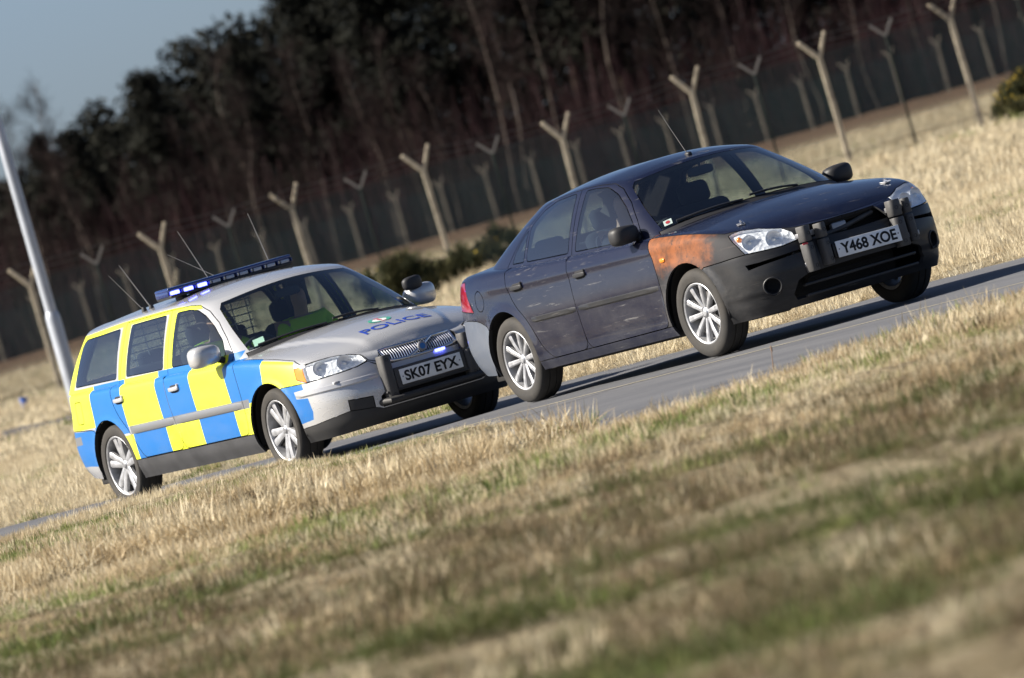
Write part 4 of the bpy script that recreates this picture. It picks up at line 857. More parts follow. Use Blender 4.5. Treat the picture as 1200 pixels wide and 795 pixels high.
for sd in (1, -1):
    for x0, x1 in ((-.955, -.225), (-.185, .93)):
        us = to_uv(EL, 'xz', [(x, .567) for x in np.linspace(x0, x1, 14)], vmax=.7, closed=False, step=9.)
        link('rubbing_strip', strip_mesh('rubbing_strip', EL, us, .031, .012, sd), estate, m_strip)
    for x, z in ((-.09, .80), (-1.06, .81)): handle(estate, EL, x, z, sd, m_silver, .16)
    door_mirror(estate, .66, .94, .985, sd, m_silver, r=(.095, .125, .080))
    o = est[('headlight', sd)]
    for uu, vv_, r in ((5.08, .70, .052), (5.30, .735, .056)):
        p, n = at_uv(EL, uu, vv_); p = p[0]-n[0]*.012; skin_lamp(o, (p[0], p[1]*sd, p[2]), r, (.95, .25*sd, .05))
    us = [(u, .43) for u in np.linspace(4.80, 5.52, 14)]
    link('bumper_strip', strip_mesh('bumper_strip', EL, us, .032, .012, sd), estate, m_silver)
    p, n = at_uv(EL, 5.20, .475); link('washer_jet', blob('washer_jet', (.02, .028, .010), (.7, .7), 14, 8, c=(p[0][0], p[0][1]*sd, p[0][2])), estate, m_silver)
om = door_mirror(estate, .72, .87, 1.085, 1, m_black, r=(.04, .080, .052), arm=False); om['label'] = 'extra black mirror above the far door mirror'
# grille with bright frame, upright bars, diagonal bar and badge
gn = empty('grille', parent=estate); ug = np.linspace(5.58, UF, 60)
def gline(v, off): p, n = at_uv(EL, ug, np.full(60, v)); return p+n*off
gt, gbm, gm = gline(.822, .004), gline(.592, .004), gline(.70, .004)
def gx(line, y): o = np.argsort(line[:, 1]); return np.array([np.interp(abs(y), line[o, 1], line[o, 0]), y, np.interp(abs(y), line[o, 1], line[o, 2])])
ys = np.linspace(-.305, .305, 25); top = [gx(gt, y)+[0, 0, -.012*(abs(y)/.3)**4] for y in ys]; bot = [gx(gbm, y)+[0, 0, .015*(abs(y)/.3)**4] for y in ys*.96]
def closed_tube(name, pts, rad): pts = [Vector(p) for p in pts]; return tube(name, pts+[pts[0], pts[1]], rad, 8, False)
link('grille_frame', closed_tube('grille_frame', top+bot[::-1], .0125), gn, m_chrome)
for i in range(-14, 15):
    y = i*.0203; a, c_, b = gx(gt, y), gx(gm, y), gx(gbm, y); sh = np.array([-.012, 0, 0]); link('grille_bar', tube('grille_bar', [a+sh, c_+sh, b+sh], .0050, 6), gn, m_chrome)
link('grille_back', raw_mesh('grille_back', [q+[-.035, 0, 0] for q in top]+[q+[-.035, 0, 0] for q in bot], [(i, i+1, 26+i, 25+i) for i in range(24)]), gn, m_rim_dark)
ta, tb = gx(gt, .13)+[.006, 0, 0], gx(gbm, -.13)+[.006, 0, 0]; tm = gx(gm, 0)+[.012, 0, 0]
link('diagonal_bar', tube('diagonal_bar', [tb, tm, ta], .011, 8), gn, m_chrome)
bc = tm+np.array([.006, 0, 0])
bd = link('badge', lathe('badge', [(0, .010), (.030, .010), (.036, .006), (.036, -.01)], 24, 'x', 30), gn, m_steel, loc=tuple(bc))
link('badge_disc', lathe('badge_disc', [(0, .0135), (.022, .0125), (.023, .009)], 24, 'x', 30), bd, m_bluesticker)
m_bluelamp = mat('blue strobe', (.05, .08, .9), .3, emit=(.10, .12, 1.), estr=5.0); m_bluelens = mat('blue lens', (.012, .03, .13), .12, 0, .8)
link('grille_strobe', rbox('grille_strobe', (2.262, .13, .592), (.012, .085, .020), .005), gn, m_bluelamp)
link('plate_backing', rbox('plate_backing', (2.275, 0, .475), (.03, .60, .16), .012), estate, m_sillgrey)
plate(estate, 'SK07 EYX', 2.296, .478, 0, R(-3))
link('intake_mesh', rbox('intake_mesh', (2.17, 0, .35), (.03, 1.0, .16), .01), estate, m_rim_dark)
link('push_bar', tube('push_bar', [(2.22, -.43, .335), (2.31, -.40, .335), (2.325, 0, .335), (2.31, .40, .335), (2.22, .43, .335)], .026, 10), estate, m_lip)
link('plate_tray', rbox('plate_tray', (2.25, 0, .395), (.09, .80, .02), .008), estate, m_lip)
for y in (-.345, .345): push_pad(estate, 2.235, y, .335, .665, .095, .075, 0 if y < 0 else .36)
me = text_mesh('POLICE', .15, .0016); co = mesh_np(me); co[:, 0] *= .56/(co[:, 0].max()-co[:, 0].min()); co[:, 1] *= .125/(co[:, 1].max()-co[:, 1].min()); set_np(me, co)
bm = bmesh.new(); bm.from_mesh(me); bmesh.ops.triangulate(bm, faces=bm.faces); bmesh.ops.subdivide_edges(bm, edges=[e for e in bm.edges if e.calc_length() > .03], cuts=1); bm.to_mesh(me); bm.free()
link('police_lettering', on_hood(EL, me, 1.93), est[('bonnet', 0)], mat('police lettering blue', (.01, .045, .34), .4))
def disc_mesh(name, rx, ry, r0=0., n=28, cx=0., cy=0.):
    vs = []; fs = []
    for i in range(n):
        a = 2*math.pi*i/n
        for k in np.linspace(max(r0, .02), 1, 4): vs.append((cx+rx*k*math.cos(a), cy+ry*k*math.sin(a), 0))
    for i in range(n):
        j = (i+1) % n
        for k in range(3): fs.append((i*4+k, i*4+k+1, j*4+k+1, j*4+k))
    return raw_mesh(name, vs, fs)
def arc_mesh(name, r0, r1, a0, a1, n=16):
    vs = []; 
    for a in np.linspace(R(a0), R(a1), n):
        for k in (r0, (r0+r1)/2, r1): vs.append((k*math.cos(a)*1.15, k*math.sin(a), 0))
    return raw_mesh(name, vs, [(i*3+j, i*3+j+1, i*3+j+4, i*3+j+3) for i in range(n-1) for j in range(2)])
cr = link('crest', on_hood(EL, disc_mesh('crest', .058, .046), 1.71, lift=.003), est[('bonnet', 0)], m_white); m_cg = mat('crest green', (.05, .30, .22), .5); m_cr = mat('crest red', (.42, .10, .12), .5)
for a0, a1 in ((110, 250), (-70, 70)): link('crest_wreath', on_hood(EL, arc_mesh('crest_wreath', .052, .078, a0, a1), 1.71, lift=.004), cr, m_cg)
link('crest_shield', on_hood(EL, disc_mesh('crest_shield', .018, .026), 1.71, lift=.005), cr, m_cr); link('crest_crown', on_hood(EL, disc_mesh('crest_crown', .024, .014, cy=.052), 1.71, lift=.005), cr, m_cr); link('crest_scroll', on_hood(EL, arc_mesh('crest_scroll', .060, .074, 255, 285, 8), 1.71, lift=.005), cr, m_cr)
sticker(estate, EG, cE+.14, .09, .085, .085, mat('permit pale green', (.55, .75, .62), .5), -1); sticker(estate, EG, cE+.12, .10, .06, .05, m_bluesticker, 1)
wiper(estate, EG, 0, 0, .03, .05, [(UG-.12, -1, cE+.12, -1), (UG-.28, 1, UG-.06, -1)])
# roof light bar, aerials, rails
lb = empty('light_bar', (-.56, 0, -.050), parent=estate); lb.scale = (1, .86, 1)
link('bar_base', rbox('bar_base', (0, 0, 1.512), (.26, 1.24, .026), .010, 3), lb, m_black)
link('bar_cover', rbox('bar_cover', (0, 0, 1.566), (.24, 1.26, .030), .013, 3), lb, m_bluelens)
for y in np.linspace(-.56, .56, 9):
    lit = y < -.16
    link('lamp_module', rbox('lamp_module', (.105, y, 1.538), (.03, .085, .030), .008), lb, m_bluelamp if lit else mat('clear module', (.30, .33, .40), .2, .3))
    link('module_divider', rbox('module_divider', (.0, y+.07, 1.540), (.235, .012, .030), .004), lb, m_bluelens)
for y in (-.58, .58): link('bar_end', rbox('bar_end', (-.01, y*1.06, 1.540), (.22, .03, .05), .012), lb, m_bluelens)
for y in (-.45, .45): link('bar_foot', rbox('bar_foot', (0, y, 1.476), (.12, .06, .06), .012), lb, m_black)
for (x, y, tip, rr) in ((-.95, -.46, (-.10, -.12, .38), .005), (-.72, -.02, (-.10, -.12, .47), .004), (-.95, .25, (-.12, -.40, .34), .0035), (-.62, .46, (-.05, -.06, .50), .004), (-1.0, -.50, (-.13, -.15, .33), .003)):
    z = float(np.interp(abs(y), [0, .6], [1.455, 1.40])); g = link('aerial', tube('aerial', [(x, y, z), (x+tip[0]*.5, y+tip[1]*.5, z+tip[2]*.5), (x+tip[0], y+tip[1], z+tip[2])], [rr, rr*.8, rr*.5], 6), estate, mat('aerial steel', (.35, .34, .32), .4, .6)); link('aerial_base', lathe('aerial_base', [(0, .03), (.015, .03), (.022, 0), (.022, -.03)], 12, 'z'), g, m_black, loc=(x, y, z))
# load guard behind the rear seats
gd = empty('load_guard', (-1.34, 0, 0), parent=estate)
for z in np.linspace(.95, 1.34, 8): link('guard_wire', tube('guard_wire', [(0, -.55, z), (0, .55, z)], .005, 5), gd, m_steel)
for y in np.linspace(-.52, .52, 9): link('guard_wire', tube('guard_wire', [(0, y, .93), (0, y, 1.36)], .005, 5), gd, m_steel)
# ---------------------------------------------------------------- people in the cars
def skin_mesh(name, verts, edges, radii, root, parent, m, loc=(0, 0, 0)):
    me = bpy.data.meshes.new(name); me.from_pydata(verts, edges, []); o = bpy.data.objects.new(name, me); C.objects.link(o); o.parent = parent; o.location = loc
    md = o.modifiers.new('skin', 'SKIN'); md.use_smooth_shade = True; md.use_x_symmetry = False
    for i, r in enumerate(radii): me.skin_vertices[0].data[i].radius = (r, r) if not isinstance(r, tuple) else r; me.skin_vertices[0].data[i].use_root = i == root
    o.modifiers.new('sub', 'SUBSURF').levels = 2; o.modifiers['sub'].render_levels = 2; me.materials.append(m); return o
def person(label, car, hip, jacket, bands=False, turn=0., hands=None, glove=None, lean=0.):
    p = empty('person', size=.1); p.matrix_world = Matrix.LocRotScale(car.location, car.rotation_euler, car.scale) @ Matrix.Translation(hip); tag(p, label, 'person')
    hl, hr = hands or ((.40, .15, .28), (.40, -.15, .28)); V_ = []; E_ = []; RR = []
    def add(v, r, par=None):
        V_.append(v); RR.append(r)
        if par is not None: E_.append((par, len(V_)-1))
        return len(V_)-1
    pel = add((0, 0, .02), .135); sp_ = add((-.05, 0, .18), .13, pel); ch = add((-.10+lean, 0, .36), .14, sp_); nb = add((-.10+lean, 0, .49), .062, ch); nk = add((-.085+lean, 0, .55), .052, nb)
    c, s = math.cos(turn), math.sin(turn); f = lambda a, b, z: (-.08+lean+a*c-b*s, a*s+b*c, z)
    jw = add(f(.025, 0, .605), .062, nk); hm = add(f(.015, 0, .675), .088, jw); cr_ = add(f(.0, 0, .745), .070, hm); ns = add(f(.108, 0, .655), .014, hm)
    for sd in (1, -1):
        h = hl if sd > 0 else hr
        kn = add((.40, sd*.11, .10), .075, add((.08, sd*.10, .02), .095, pel)); an = add((.58, sd*.11, -.22), .05, kn); add((.70, sd*.11, -.27), .035, an)
        sh = add((-.10+lean, sd*.17, .45), .072, ch); el = add(((h[0]-.10)*.45, sd*.25, (h[2]+.45)*.5-.10), .050, sh); wr = add((h[0]-.09, h[1], h[2]-.02), .034, el); pm = add((h[0]-.02, h[1], h[2]), .034, wr)
        for k, q in enumerate((-.027, -.009, .009, .027)):
            k1 = add((h[0]+.035, h[1]+q, h[2]+.012), .0095, pm); add((h[0]+.055-.004*abs(k-1.5), h[1]+q, h[2]-.018), .008, k1)
        t1 = add((h[0]+.0, h[1]-sd*.042, h[2]+.006), .010, pm); add((h[0]+.03, h[1]-sd*.052, h[2]+.0), .009, t1)
    skin_mesh('body', V_, E_, RR, 0, p, m_skin)
    jv = [(0, 0, .05), (-.05, 0, .18), (-.10+lean, 0, .36), (-.10+lean, 0, .485)]; je = [(0, 1), (1, 2), (2, 3)]; jr = [.150, .150, .160, .080]
    for sd in (1, -1):
        h = hl if sd > 0 else hr; k = len(jv); jv += [(-.10+lean, sd*.175, .45), ((h[0]-.10)*.45, sd*.25, (h[2]+.45)*.5-.10), (h[0]-.10, h[1], h[2]-.02)]; je += [(2, k), (k, k+1), (k+1, k+2)]; jr += [.092, .068, .048]
    skin_mesh('jacket', jv, je, jr, 0, p, jacket)
    skin_mesh('hair', [f(-.02, 0, .70), f(-.025, 0, .745), f(-.04, .0, .66)], [(0, 1), (0, 2)], [.090, .076, .075], 0, p, m_hair)
    tv = [(0, 0, .0)]; te = []; tr_ = [.14]
    for sd in (1, -1): k = len(tv); tv += [(.08, sd*.10, .02), (.40, sd*.11, .10), (.57, sd*.11, -.20)]; te += [(0, k), (k, k+1), (k+1, k+2)]; tr_ += [.105, .085, .062]
    skin_mesh('trousers', tv, te, tr_, 0, p, m_dark_cloth)
    if bands:
        for zz, rr in ((.30, .172), (.20, .165)): b = link('reflective_band', lathe('reflective_band', [(rr, -.02), (rr+.004, 0), (rr, .02)], 24, 'z', 60), p, m_band, loc=(-.075+lean, 0, zz))
    if glove:
        for h in (hl, hr): link('glove', blob('glove', (.055, .042, .036), (.8, .8), 16, 10, c=(h[0]-.02, h[1], h[2])), p, glove)
    return p
person('police driver in yellow jacket at the wheel, seen through the side window', estate, (-.12, -.37, .55), m_hivis, True, 0., ((.44, .14, .30), (.44, -.14, .30)))
person('police passenger in yellow jacket behind the windscreen of the estate', estate, (-.10, .37, .55), m_hivis, True, R(-25), ((.30, .10, .12), (.30, -.12, .14)))
person('saloon driver in dark clothes with pale gloves on the steering wheel', saloon, (-.12, -.37, .53), m_dark_cloth, False, 0., ((.42, .15, .36), (.43, -.15, .40)), m_glove)
# ================================================================ THE PLACE
CX, CY, CZ = CAM_C
FH = Vector((CAM_FW.x, CAM_FW.y, 0)).normalized(); RH = Vector((FH.y, -FH.x, 0))
RD = R(9.0); RC, RS = math.cos(RD), math.sin(RD)                        # road axis against the saloon's heading
def dl(d, l): return CX+FH.x*d+RH.x*l, CY+FH.y*d+RH.y*l                 # depth and sideways offset from where the photographer stands
def road_sn(x, y): return RC*x+RS*y, -RS*x+RC*y
def sm(t, a, b): t = np.clip((t-a)/(b-a), 0, 1); return t*t*(3-2*t)
def near_in(x, y):                                                       # metres inside the near verge (negative on the tarmac)
    d = (x-CX)*FH.x+(y-CY)*FH.y; l = (x-CX)*RH.x+(y-CY)*RH.y; s, n = road_sn(x, y); bank = np.interp(s, [-90, -9, -6, -4, -1.5, 1.6, 3.4, 4.6, 5.4, 8.6, 9.2, 60], [-1.35, -1.4, -1.5, -1.7, -2.3, -3.4, -4.4, -8.2, -9.0, -10.4, -12, -12])+.14*np.sin(s*2.3)+.09*np.sin(s*5.1+1)
    return np.maximum(bank-n, (52.2+.9*sm(l, 1.4, 2.8)+.5*np.sin(s*.9+n*1.3)+.25*np.sin(n*3.7)-d)*.9)
FAR_EDGE = 3.55
def wob(x, y, k, seed=0.): return (np.sin(x*k+1.3+seed)*np.cos(y*k*.83-.7+seed*2)+.5*np.sin(x*k*2.1-y*k*1.7+seed))/1.5
def ridge_d(l): return 51.6-.55*np.minimum(l, 0)*-.55+.30*np.sin(l*2.1)+.18*np.sin(l*5.3+1)
def ground_z(x, y):
    x = np.asarray(x, float); y = np.asarray(y, float); d = (x-CX)*FH.x+(y-CY)*FH.y; s, n = road_sn(x, y)
    z = .26*sm(d, 85, 205)+1.25*sm(d, 205, 560)+1.2*sm(d, 560, 900)
    e = near_in(x, y); near = np.clip(e/.5, 0, 1); far = np.clip((n-FAR_EDGE)/1.0, 0, 1)
    l = (x-CX)*RH.x+(y-CY)*RH.y; dr = ridge_d(l); ridge = sm(l, .42, .05)*(1-.72*sm(d, 54, 59)*sm(l, -1.9, -.9))*(sm(d, dr-.45, dr+.15)*(.090-.055*sm(d, 56, 63))-.02*sm(d, dr-1.6, dr-.5)*sm(d, dr, dr-.4))
    z = z+near*np.maximum(.02, .035+.035*wob(x, y, .9)+.02*wob(x, y, 2.6, 2)+ridge+sm(d, 50.5, 46)*(.05*wob(x, y, 1.1, 7)+.045*wob(x, y, 3.1, 3)))
    z = z+far*(.05+.05*wob(x, y, .7, 4)+.035*wob(x, y, 2.1, 1))*(1+sm(d, 90, 250))
    on = np.clip(np.minimum(-e, FAR_EDGE-n)/.2, 0, 1); dip = -.035*sm(x, -2.2, -4.5)*(1-sm(d, 78, 90))
    return z-.05*on+dip
def road_z(x, y): return -.004-.030*sm(x, -2.4, -4.2)+0*y
# ground sheet
dd = np.concatenate([np.linspace(2, 17, 10), np.linspace(18, 90, 150), np.linspace(92, 210, 70), np.linspace(216, 620, 60), np.array([700, 900, 1300, 2000, 3500, 5500])]); tt = np.concatenate([np.linspace(-1, -.15, 14)[:-1]*1.0, np.linspace(-.15, .15, 130), np.linspace(.15, 1, 14)[1:]])
D_, T_ = np.meshgrid(dd, tt, indexing='ij'); L_ = T_*(D_+12); X_, Y_ = dl(D_, L_); Z_ = ground_z(X_, Y_); nT = len(tt)
m_ground = bpy.data.materials.new('dry grass ground'); m_ground.use_nodes = True; nt = m_ground.node_tree; b = nt.nodes['Principled BSDF']; tc = N(nt, 'ShaderNodeTexCoord').outputs['Object']
mpx = N(nt, 'ShaderNodeMapping'); mpx.inputs['Rotation'].default_value = (0, 0, R(-60)); mpx.inputs['Scale'].default_value = (1, .35, 1); nt.links.new(tc, mpx.inputs['Vector'])
n1 = noise(nt, mpx.outputs[0], .22, 5, .6); n2 = noise(nt, tc, 2.2, 8, .7); n3 = noise(nt, tc, 14, 6, .7); n4 = noise(nt, mpx.outputs[0], .07, 3, .5)
c = mixc(nt, ramp(nt, n2, .3, .7), (.34, .275, .17), (.58, .50, .34)); c = mixc(nt, ramp(nt, n1, .52, .68), c, (.10, .115, .035)); c = mixc(nt, ramp(nt, n3, .35, .75), mixc(nt, .55, c, (.07, .052, .028)), c)
spz = N(nt, 'ShaderNodeSeparateXYZ'); nt.links.new(tc, spz.inputs[0]); c = mixc(nt, ramp(nt, spz.outputs['Z'], .75, 1.3), c, mixc(nt, ramp(nt, n2, .3, .7), (.10, .062, .040), (.17, .115, .075)))
nt.links.new(c, b.inputs['Base Color']); b.inputs['Roughness'].default_value = 1.; b.inputs['Specular IOR Level'].default_value = .1
bp = N(nt, 'ShaderNodeBump'); bp.inputs['Strength'].default_value = 1.; bp.inputs['Distance'].default_value = .10; nt.links.new(n3, bp.inputs['Height']); nt.links.new(bp.outputs['Normal'], b.inputs['Normal'])
tag(link('ground', raw_mesh('ground', np.stack([X_.ravel(), Y_.ravel(), Z_.ravel()], -1), [(i*nT+j, i*nT+j+1, (i+1)*nT+j+1, (i+1)*nT+j) for i in range(len(dd)-1) for j in range(nT-1)], True), None, m_ground), kind='structure')
# road
m_road = bpy.data.materials.new('asphalt'); m_road.use_nodes = True; nt = m_road.node_tree; b = nt.nodes['Principled BSDF']; tc = N(nt, 'ShaderNodeTexCoord').outputs['Object']
mr_ = N(nt, 'ShaderNodeMapping'); mr_.inputs['Rotation'].default_value = (0, 0, -RD); mr_.inputs['Scale'].default_value = (.25, 1.6, 1); nt.links.new(tc, mr_.inputs['Vector'])
a1 = noise(nt, mr_.outputs[0], 1.1, 6, .6); a2 = noise(nt, tc, 55, 4, .8); a3 = noise(nt, tc, 7, 6, .6)
c = mixc(nt, ramp(nt, a1, .3, .7), (.105, .108, .118), (.165, .166, .172)); c = mixc(nt, ramp(nt, a2, .4, .75), mixc(nt, .4, c, (.05, .05, .055)), c); c = mixc(nt, ramp(nt, a3, .60, .80), c, (.20, .185, .155))
nt.links.new(c, b.inputs['Base Color']); b.inputs['Roughness'].default_value = .85
bp = N(nt, 'ShaderNodeBump'); bp.inputs['Strength'].default_value = .5; bp.inputs['Distance'].default_value = .01; nt.links.new(a2, bp.inputs['Height']); nt.links.new(bp.outputs['Normal'], b.inputs['Normal'])
ss = np.concatenate([np.linspace(-90, -16, 25), np.linspace(-15.5, 14, 120), np.array([14.5, 15.])]); vs = []
for s in ss:
    ne = -12.5; fe = FAR_EDGE+.06*math.sin(s*3.1)+.05*math.sin(s*7.7)
    for n in np.linspace(ne-.05, fe+.05, 13): x, y = RC*s-RS*n, RS*s+RC*n; vs.append((x, y, float(road_z(np.array(x), np.array(y)))))
tag(link('road', raw_mesh('road', vs, [(i*13+j, (i+1)*13+j, (i+1)*13+j+1, i*13+j+1) for i in range(len(ss)-1) for j in range(12)], True), None, m_road), kind='structure')
vs = []; s2 = np.linspace(-60, 14, 240)
for s in s2:
    for n in (-1.89, -1.84): x, y = RC*s-RS*n, RS*s+RC*n; vs.append((x, y, float(road_z(np.array(x), np.array(y)))+.004))
tag(link('road_line', raw_mesh('road_line', vs, [(2*i, 2*i+2, 2*i+3, 2*i+1) for i in range(len(s2)-1)]), None, mat('worn yellow line', (.52, .45, .28), .8, vary=(3, .35))), kind='structure')
for k, sq in enumerate((-4.2, 1.35, 7.6)):                              # tarred joints across the road
    vs = []
    for i, n in enumerate(np.linspace(-7.4 if sq > 1 else -2.7, FAR_EDGE-.1, 20)):
        for e in (-.018, .018): s = sq+e+.03*math.sin(i*1.1); x, y = RC*s-RS*n, RS*s+RC*n; vs.append((x, y, float(road_z(np.array(x), np.array(y)))+.003))
    tag(link('road_joint', raw_mesh('road_joint', vs, [(2*i, 2*i+2, 2*i+3, 2*i+1) for i in range(19)]), None, mat('tar joint', (.035, .034, .034), .7)), kind='structure')
# distant path on the left
pv = []; pl_ = np.linspace(-16, -4.2, 20)
for l in pl_:
    w = 1.5*min(1, (-4.0-l)/2.5)
    for k in (-1, 0, 1): x, y = dl(146+k*w+.25*math.sin(l)-.9*(l+8), l); pv.append((x, y, float(ground_z(x, y))+.05))
tag(link('path', raw_mesh('path', pv, [(i*3+j, (i+1)*3+j, (i+1)*3+j+1, i*3+j+1) for i in range(19) for j in range(2)], True), None, mat('path tarmac', (.085, .078, .074), .9, vary=(1, .3))), kind='structure')
# ---------------------------------------------------------------- perimeter fences
m_conc = mat('weathered concrete', (.54, .47, .35), .9, vary=(4, .35, (.30, .26, .20)), bump=(20, .4, .02))
m_concd = mat('mossy concrete', (.33, .29, .22), .9, vary=(3, .4)); m_wire = mat('rusty wire', (.060, .052, .050), .7, .3)
m_dkpost = mat('dark green post', (.012, .022, .018), .8); m_arm = mat('galvanised arm', (.30, .28, .25), .6)
def chainlink(name, col, dens):
    m = bpy.data.materials.new(name); m.use_nodes = True; nt = m.node_tree; b = nt.nodes['Principled BSDF']; b.inputs['Base Color'].default_value = (*col, 1); b.inputs['Roughness'].default_value = .6
    tc = N(nt, 'ShaderNodeTexCoord').outputs['Object']; sp = N(nt, 'ShaderNodeSeparateXYZ'); nt.links.new(tc, sp.inputs[0])
    def lines(sign):
        a = math2(nt, 'ADD', sp.outputs['X'], math2(nt, 'MULTIPLY', sp.outputs['Z'], sign)); f = math2(nt, 'FRACT', math2(nt, 'MULTIPLY', a, 1/.07), 0.); return math2(nt, 'LESS_THAN', f, dens)
    k = math2(nt, 'MAXIMUM', lines(1.), lines(-1.)); nt.links.new(k, b.inputs['Alpha']); return m
m_link = chainlink('green chain link', (.022, .050, .052), .22); m_link2 = chainlink('far chain link', (.026, .052, .054), .20)
def post_mesh(h, w=.13):
    """concrete post with a split top: two cranked arms"""
    bm = bmesh.new(); hw = w/2
    def beam(p0, p1, w0, w1):
        p0, p1 = Vector(p0), Vector(p1); e = (p1-p0).normalized(); s = Vector((0, 1, 0)); t = e.cross(s).normalized(); vs = []
        for p, ww in ((p0, w0), (p1, w1)):
            for a, b_ in ((-1, -1), (1, -1), (1, 1), (-1, 1)): vs.append(bm.verts.new(p+t*a*ww+s*b_*ww))
        for k in range(4): bm.faces.new((vs[k], vs[(k+1) % 4], vs[4+(k+1) % 4], vs[4+k]))
        bm.faces.new(vs[:4][::-1]); bm.faces.new(vs[4:])
    beam((0, 0, -.3), (0, 0, h-.46), hw*1.08, hw*.95); beam((-.015, 0, h-.52), (-.36, 0, h-.08), hw*.92, hw*.72); beam((.015, 0, h-.52), (.26, 0, h), hw*.72, hw*.55)
    bmesh.ops.bevel(bm, geom=list(bm.edges), offset=.012, segments=1, affect='EDGES'); return bm_mesh('post', bm)
def fence(name, label, d0, l0, n, step, dper, h, m_post, w, link_mat, group, droppers=True, lmat=None, wires=3):
    f = empty(name); tag(f, label, 'fence', group); pm = post_mesh(h, w); pm.materials.append(m_post); pts = []
    ang = math.atan2(RH.y-FH.y*dper, RH.x-FH.x*dper) if False else None
    for i in range(n):
        l = l0+step*i; d = d0+dper*(l-l0); x, y = dl(d, l); pts.append((x, y, float(ground_z(x, y))))
    yaw = math.atan2(pts[-1][1]-pts[0][1], pts[-1][0]-pts[0][0]); f.location = pts[0]
    base = Vector(pts[0]); rel = [Vector(p)-base for p in pts]
    for i, q in enumerate(rel):
        link('post', pm, f, loc=q+Vector((0, 0, random.uniform(-.06, .06))), rot=(random.uniform(-.025, .025), random.uniform(-.03, .03), yaw))
    vpost = None
    for i in range(n-1):
        a, b_ = rel[i], rel[i+1]; L = (b_-a).length
        me = raw_mesh('mesh_panel', [(0, 0, .05), (L, 0, .05), (L, 0, h-.48), (0, 0, h-.48)], [(0, 1, 2, 3)]); o = link('mesh_panel', me, f, link_mat, loc=a, rot=(0, 0, math.atan2((b_-a).y, (b_-a).x)))
        if droppers:
            if vpost is None:
                vpost = rbox('intermediate_post', (0, 0, (h-.5)/2), (.05, .05, h-.5), .005); bm = bmesh.new()
                for sg, hh in ((-1, .30), (1, .34)):
                    q0, q1 = Vector((0, 0, h-.52)), Vector((sg*.22-.06*(sg < 0), 0, h-.52+hh))
                    e = (q1-q0).normalized(); t = e.cross(Vector((0, 1, 0))).normalized(); vv4 = [bm.verts.new(p+t*aa*.028+Vector((0, bb*.028, 0))) for p in (q0, q1) for aa, bb in ((-1, -1), (1, -1), (1, 1), (-1, 1))]
                    for k in range(4): bm.faces.new((vv4[k], vv4[(k+1) % 4], vv4[4+(k+1) % 4], vv4[4+k]))
                    bm.faces.new(vv4[:4][::-1]); bm.faces.new(vv4[4:])
                varm = bm_mesh('barb_arm', bm)
            o = link('intermediate_post', vpost, f, m_dkpost, loc=(a+b_)/2, rot=(0, 0, yaw)); link('barb_arm', varm, o, m_arm)
    for k, (dx, zz) in enumerate(((-.32, h-.10), (-.20, h-.25), (-.08, h-.40), (.20, h-.06), (.10, h-.25))[:wires]):
        nrm = Vector((math.cos(yaw), math.sin(yaw), 0)); ps = []
        for i in range(n-1):
            for t in np.linspace(0, 1, 6)[:-1]: q = rel[i].lerp(rel[i+1], t); ps.append(q+Vector((0, 0, zz-.05*math.sin(math.pi*t))))
        ps.append(rel[-1]+Vector((0, 0, zz))); link('barbed_wire', tube('barbed_wire', ps, .018, 4, False), f, m_wire)
    for zz in (.3, 1.2, h-.5): link('line_wire', tube('line_wire', [q+Vector((0, 0, zz)) for q in rel], .010, 4, False), f, m_wire)
    return f, rel
ff_, rel = fence('perimeter_fence', 'concrete post fence with split tops and mesh across the dry field', 200, -12.62, 10, 2.96, .02, 3.05, m_conc, .118, m_link, None)
# brace leaning on one post
br = rel[2]; brm = rbox('brace', (0, 0, 0), (.10, .10, 2.1), .01); link('brace', brm, ff_, m_conc, loc=br+Vector((-.42*1, .0, .95))+RH*0, rot=(0, R(-19), math.atan2(RH.y, RH.x)+math.pi))
far_f, _ = fence('far_fence', 'second row of grey split-top posts in front of the wood', 540, -31.5, 26, 2.72, -.05, 3.3, m_concd, .17, m_link2, None, droppers=False, wires=2)
# ---------------------------------------------------------------- lamp post
lx, ly = dl(128, -6.02); lamp = empty('lamp_post', (lx, ly, float(ground_z(lx, ly)))); tag(lamp, 'tall pale grey tubular lamp post behind the police car', 'lamp post')
m_galv = mat('galvanised steel', (.42, .45, .50), .45, .35, vary=(2, .2))
link('base_section', lathe('base_section', [(.105, -.3), (.105, 1.6), (.098, 1.65), (.080, 1.70)], 20, 'z', 30), lamp, m_galv); link('column', lathe('column', [(.080, 1.6), (.074, 5.1), (.060, 5.2), (.048, 8.6), (0, 8.6)], 20, 'z', 30), lamp, m_galv)
link('collar', lathe('collar', [(.084, 4.72), (.090, 4.75), (.090, 4.83), (.084, 4.86)], 20, 'z', 30), lamp, m_steel); link('bracket', tube('bracket', [(0, 0, 8.5), (.15, 0, 8.75), (.7, 0, 8.9)], .03), lamp, m_galv); link('lantern', blob('lantern', (.32, .12, .07), (.6, .6), c=(.95, 0, 8.9)), lamp, m_galv)
bx_, by_ = dl(190, -9.98); bar = empty('blue_drum', (bx_, by_, float(ground_z(bx_, by_)))); tag(bar, 'small blue drum standing in the dry grass by the far path', 'drum')
link('drum_body', lathe('drum_body', [(0, 0), (.08, 0), (.085, .03), (.082, .10), (.087, .12), (.082, .14), (.082, .24), (.085, .27), (.075, .27), (.075, .26), (0, .26)], 20, 'z', 30), bar, mat('drum blue', (.02, .10, .42), .5)); link('drum_lid', lathe('drum_lid', [(0, .29), (.025, .29), (.028, .262)], 14, 'z', 30), bar, m_black)
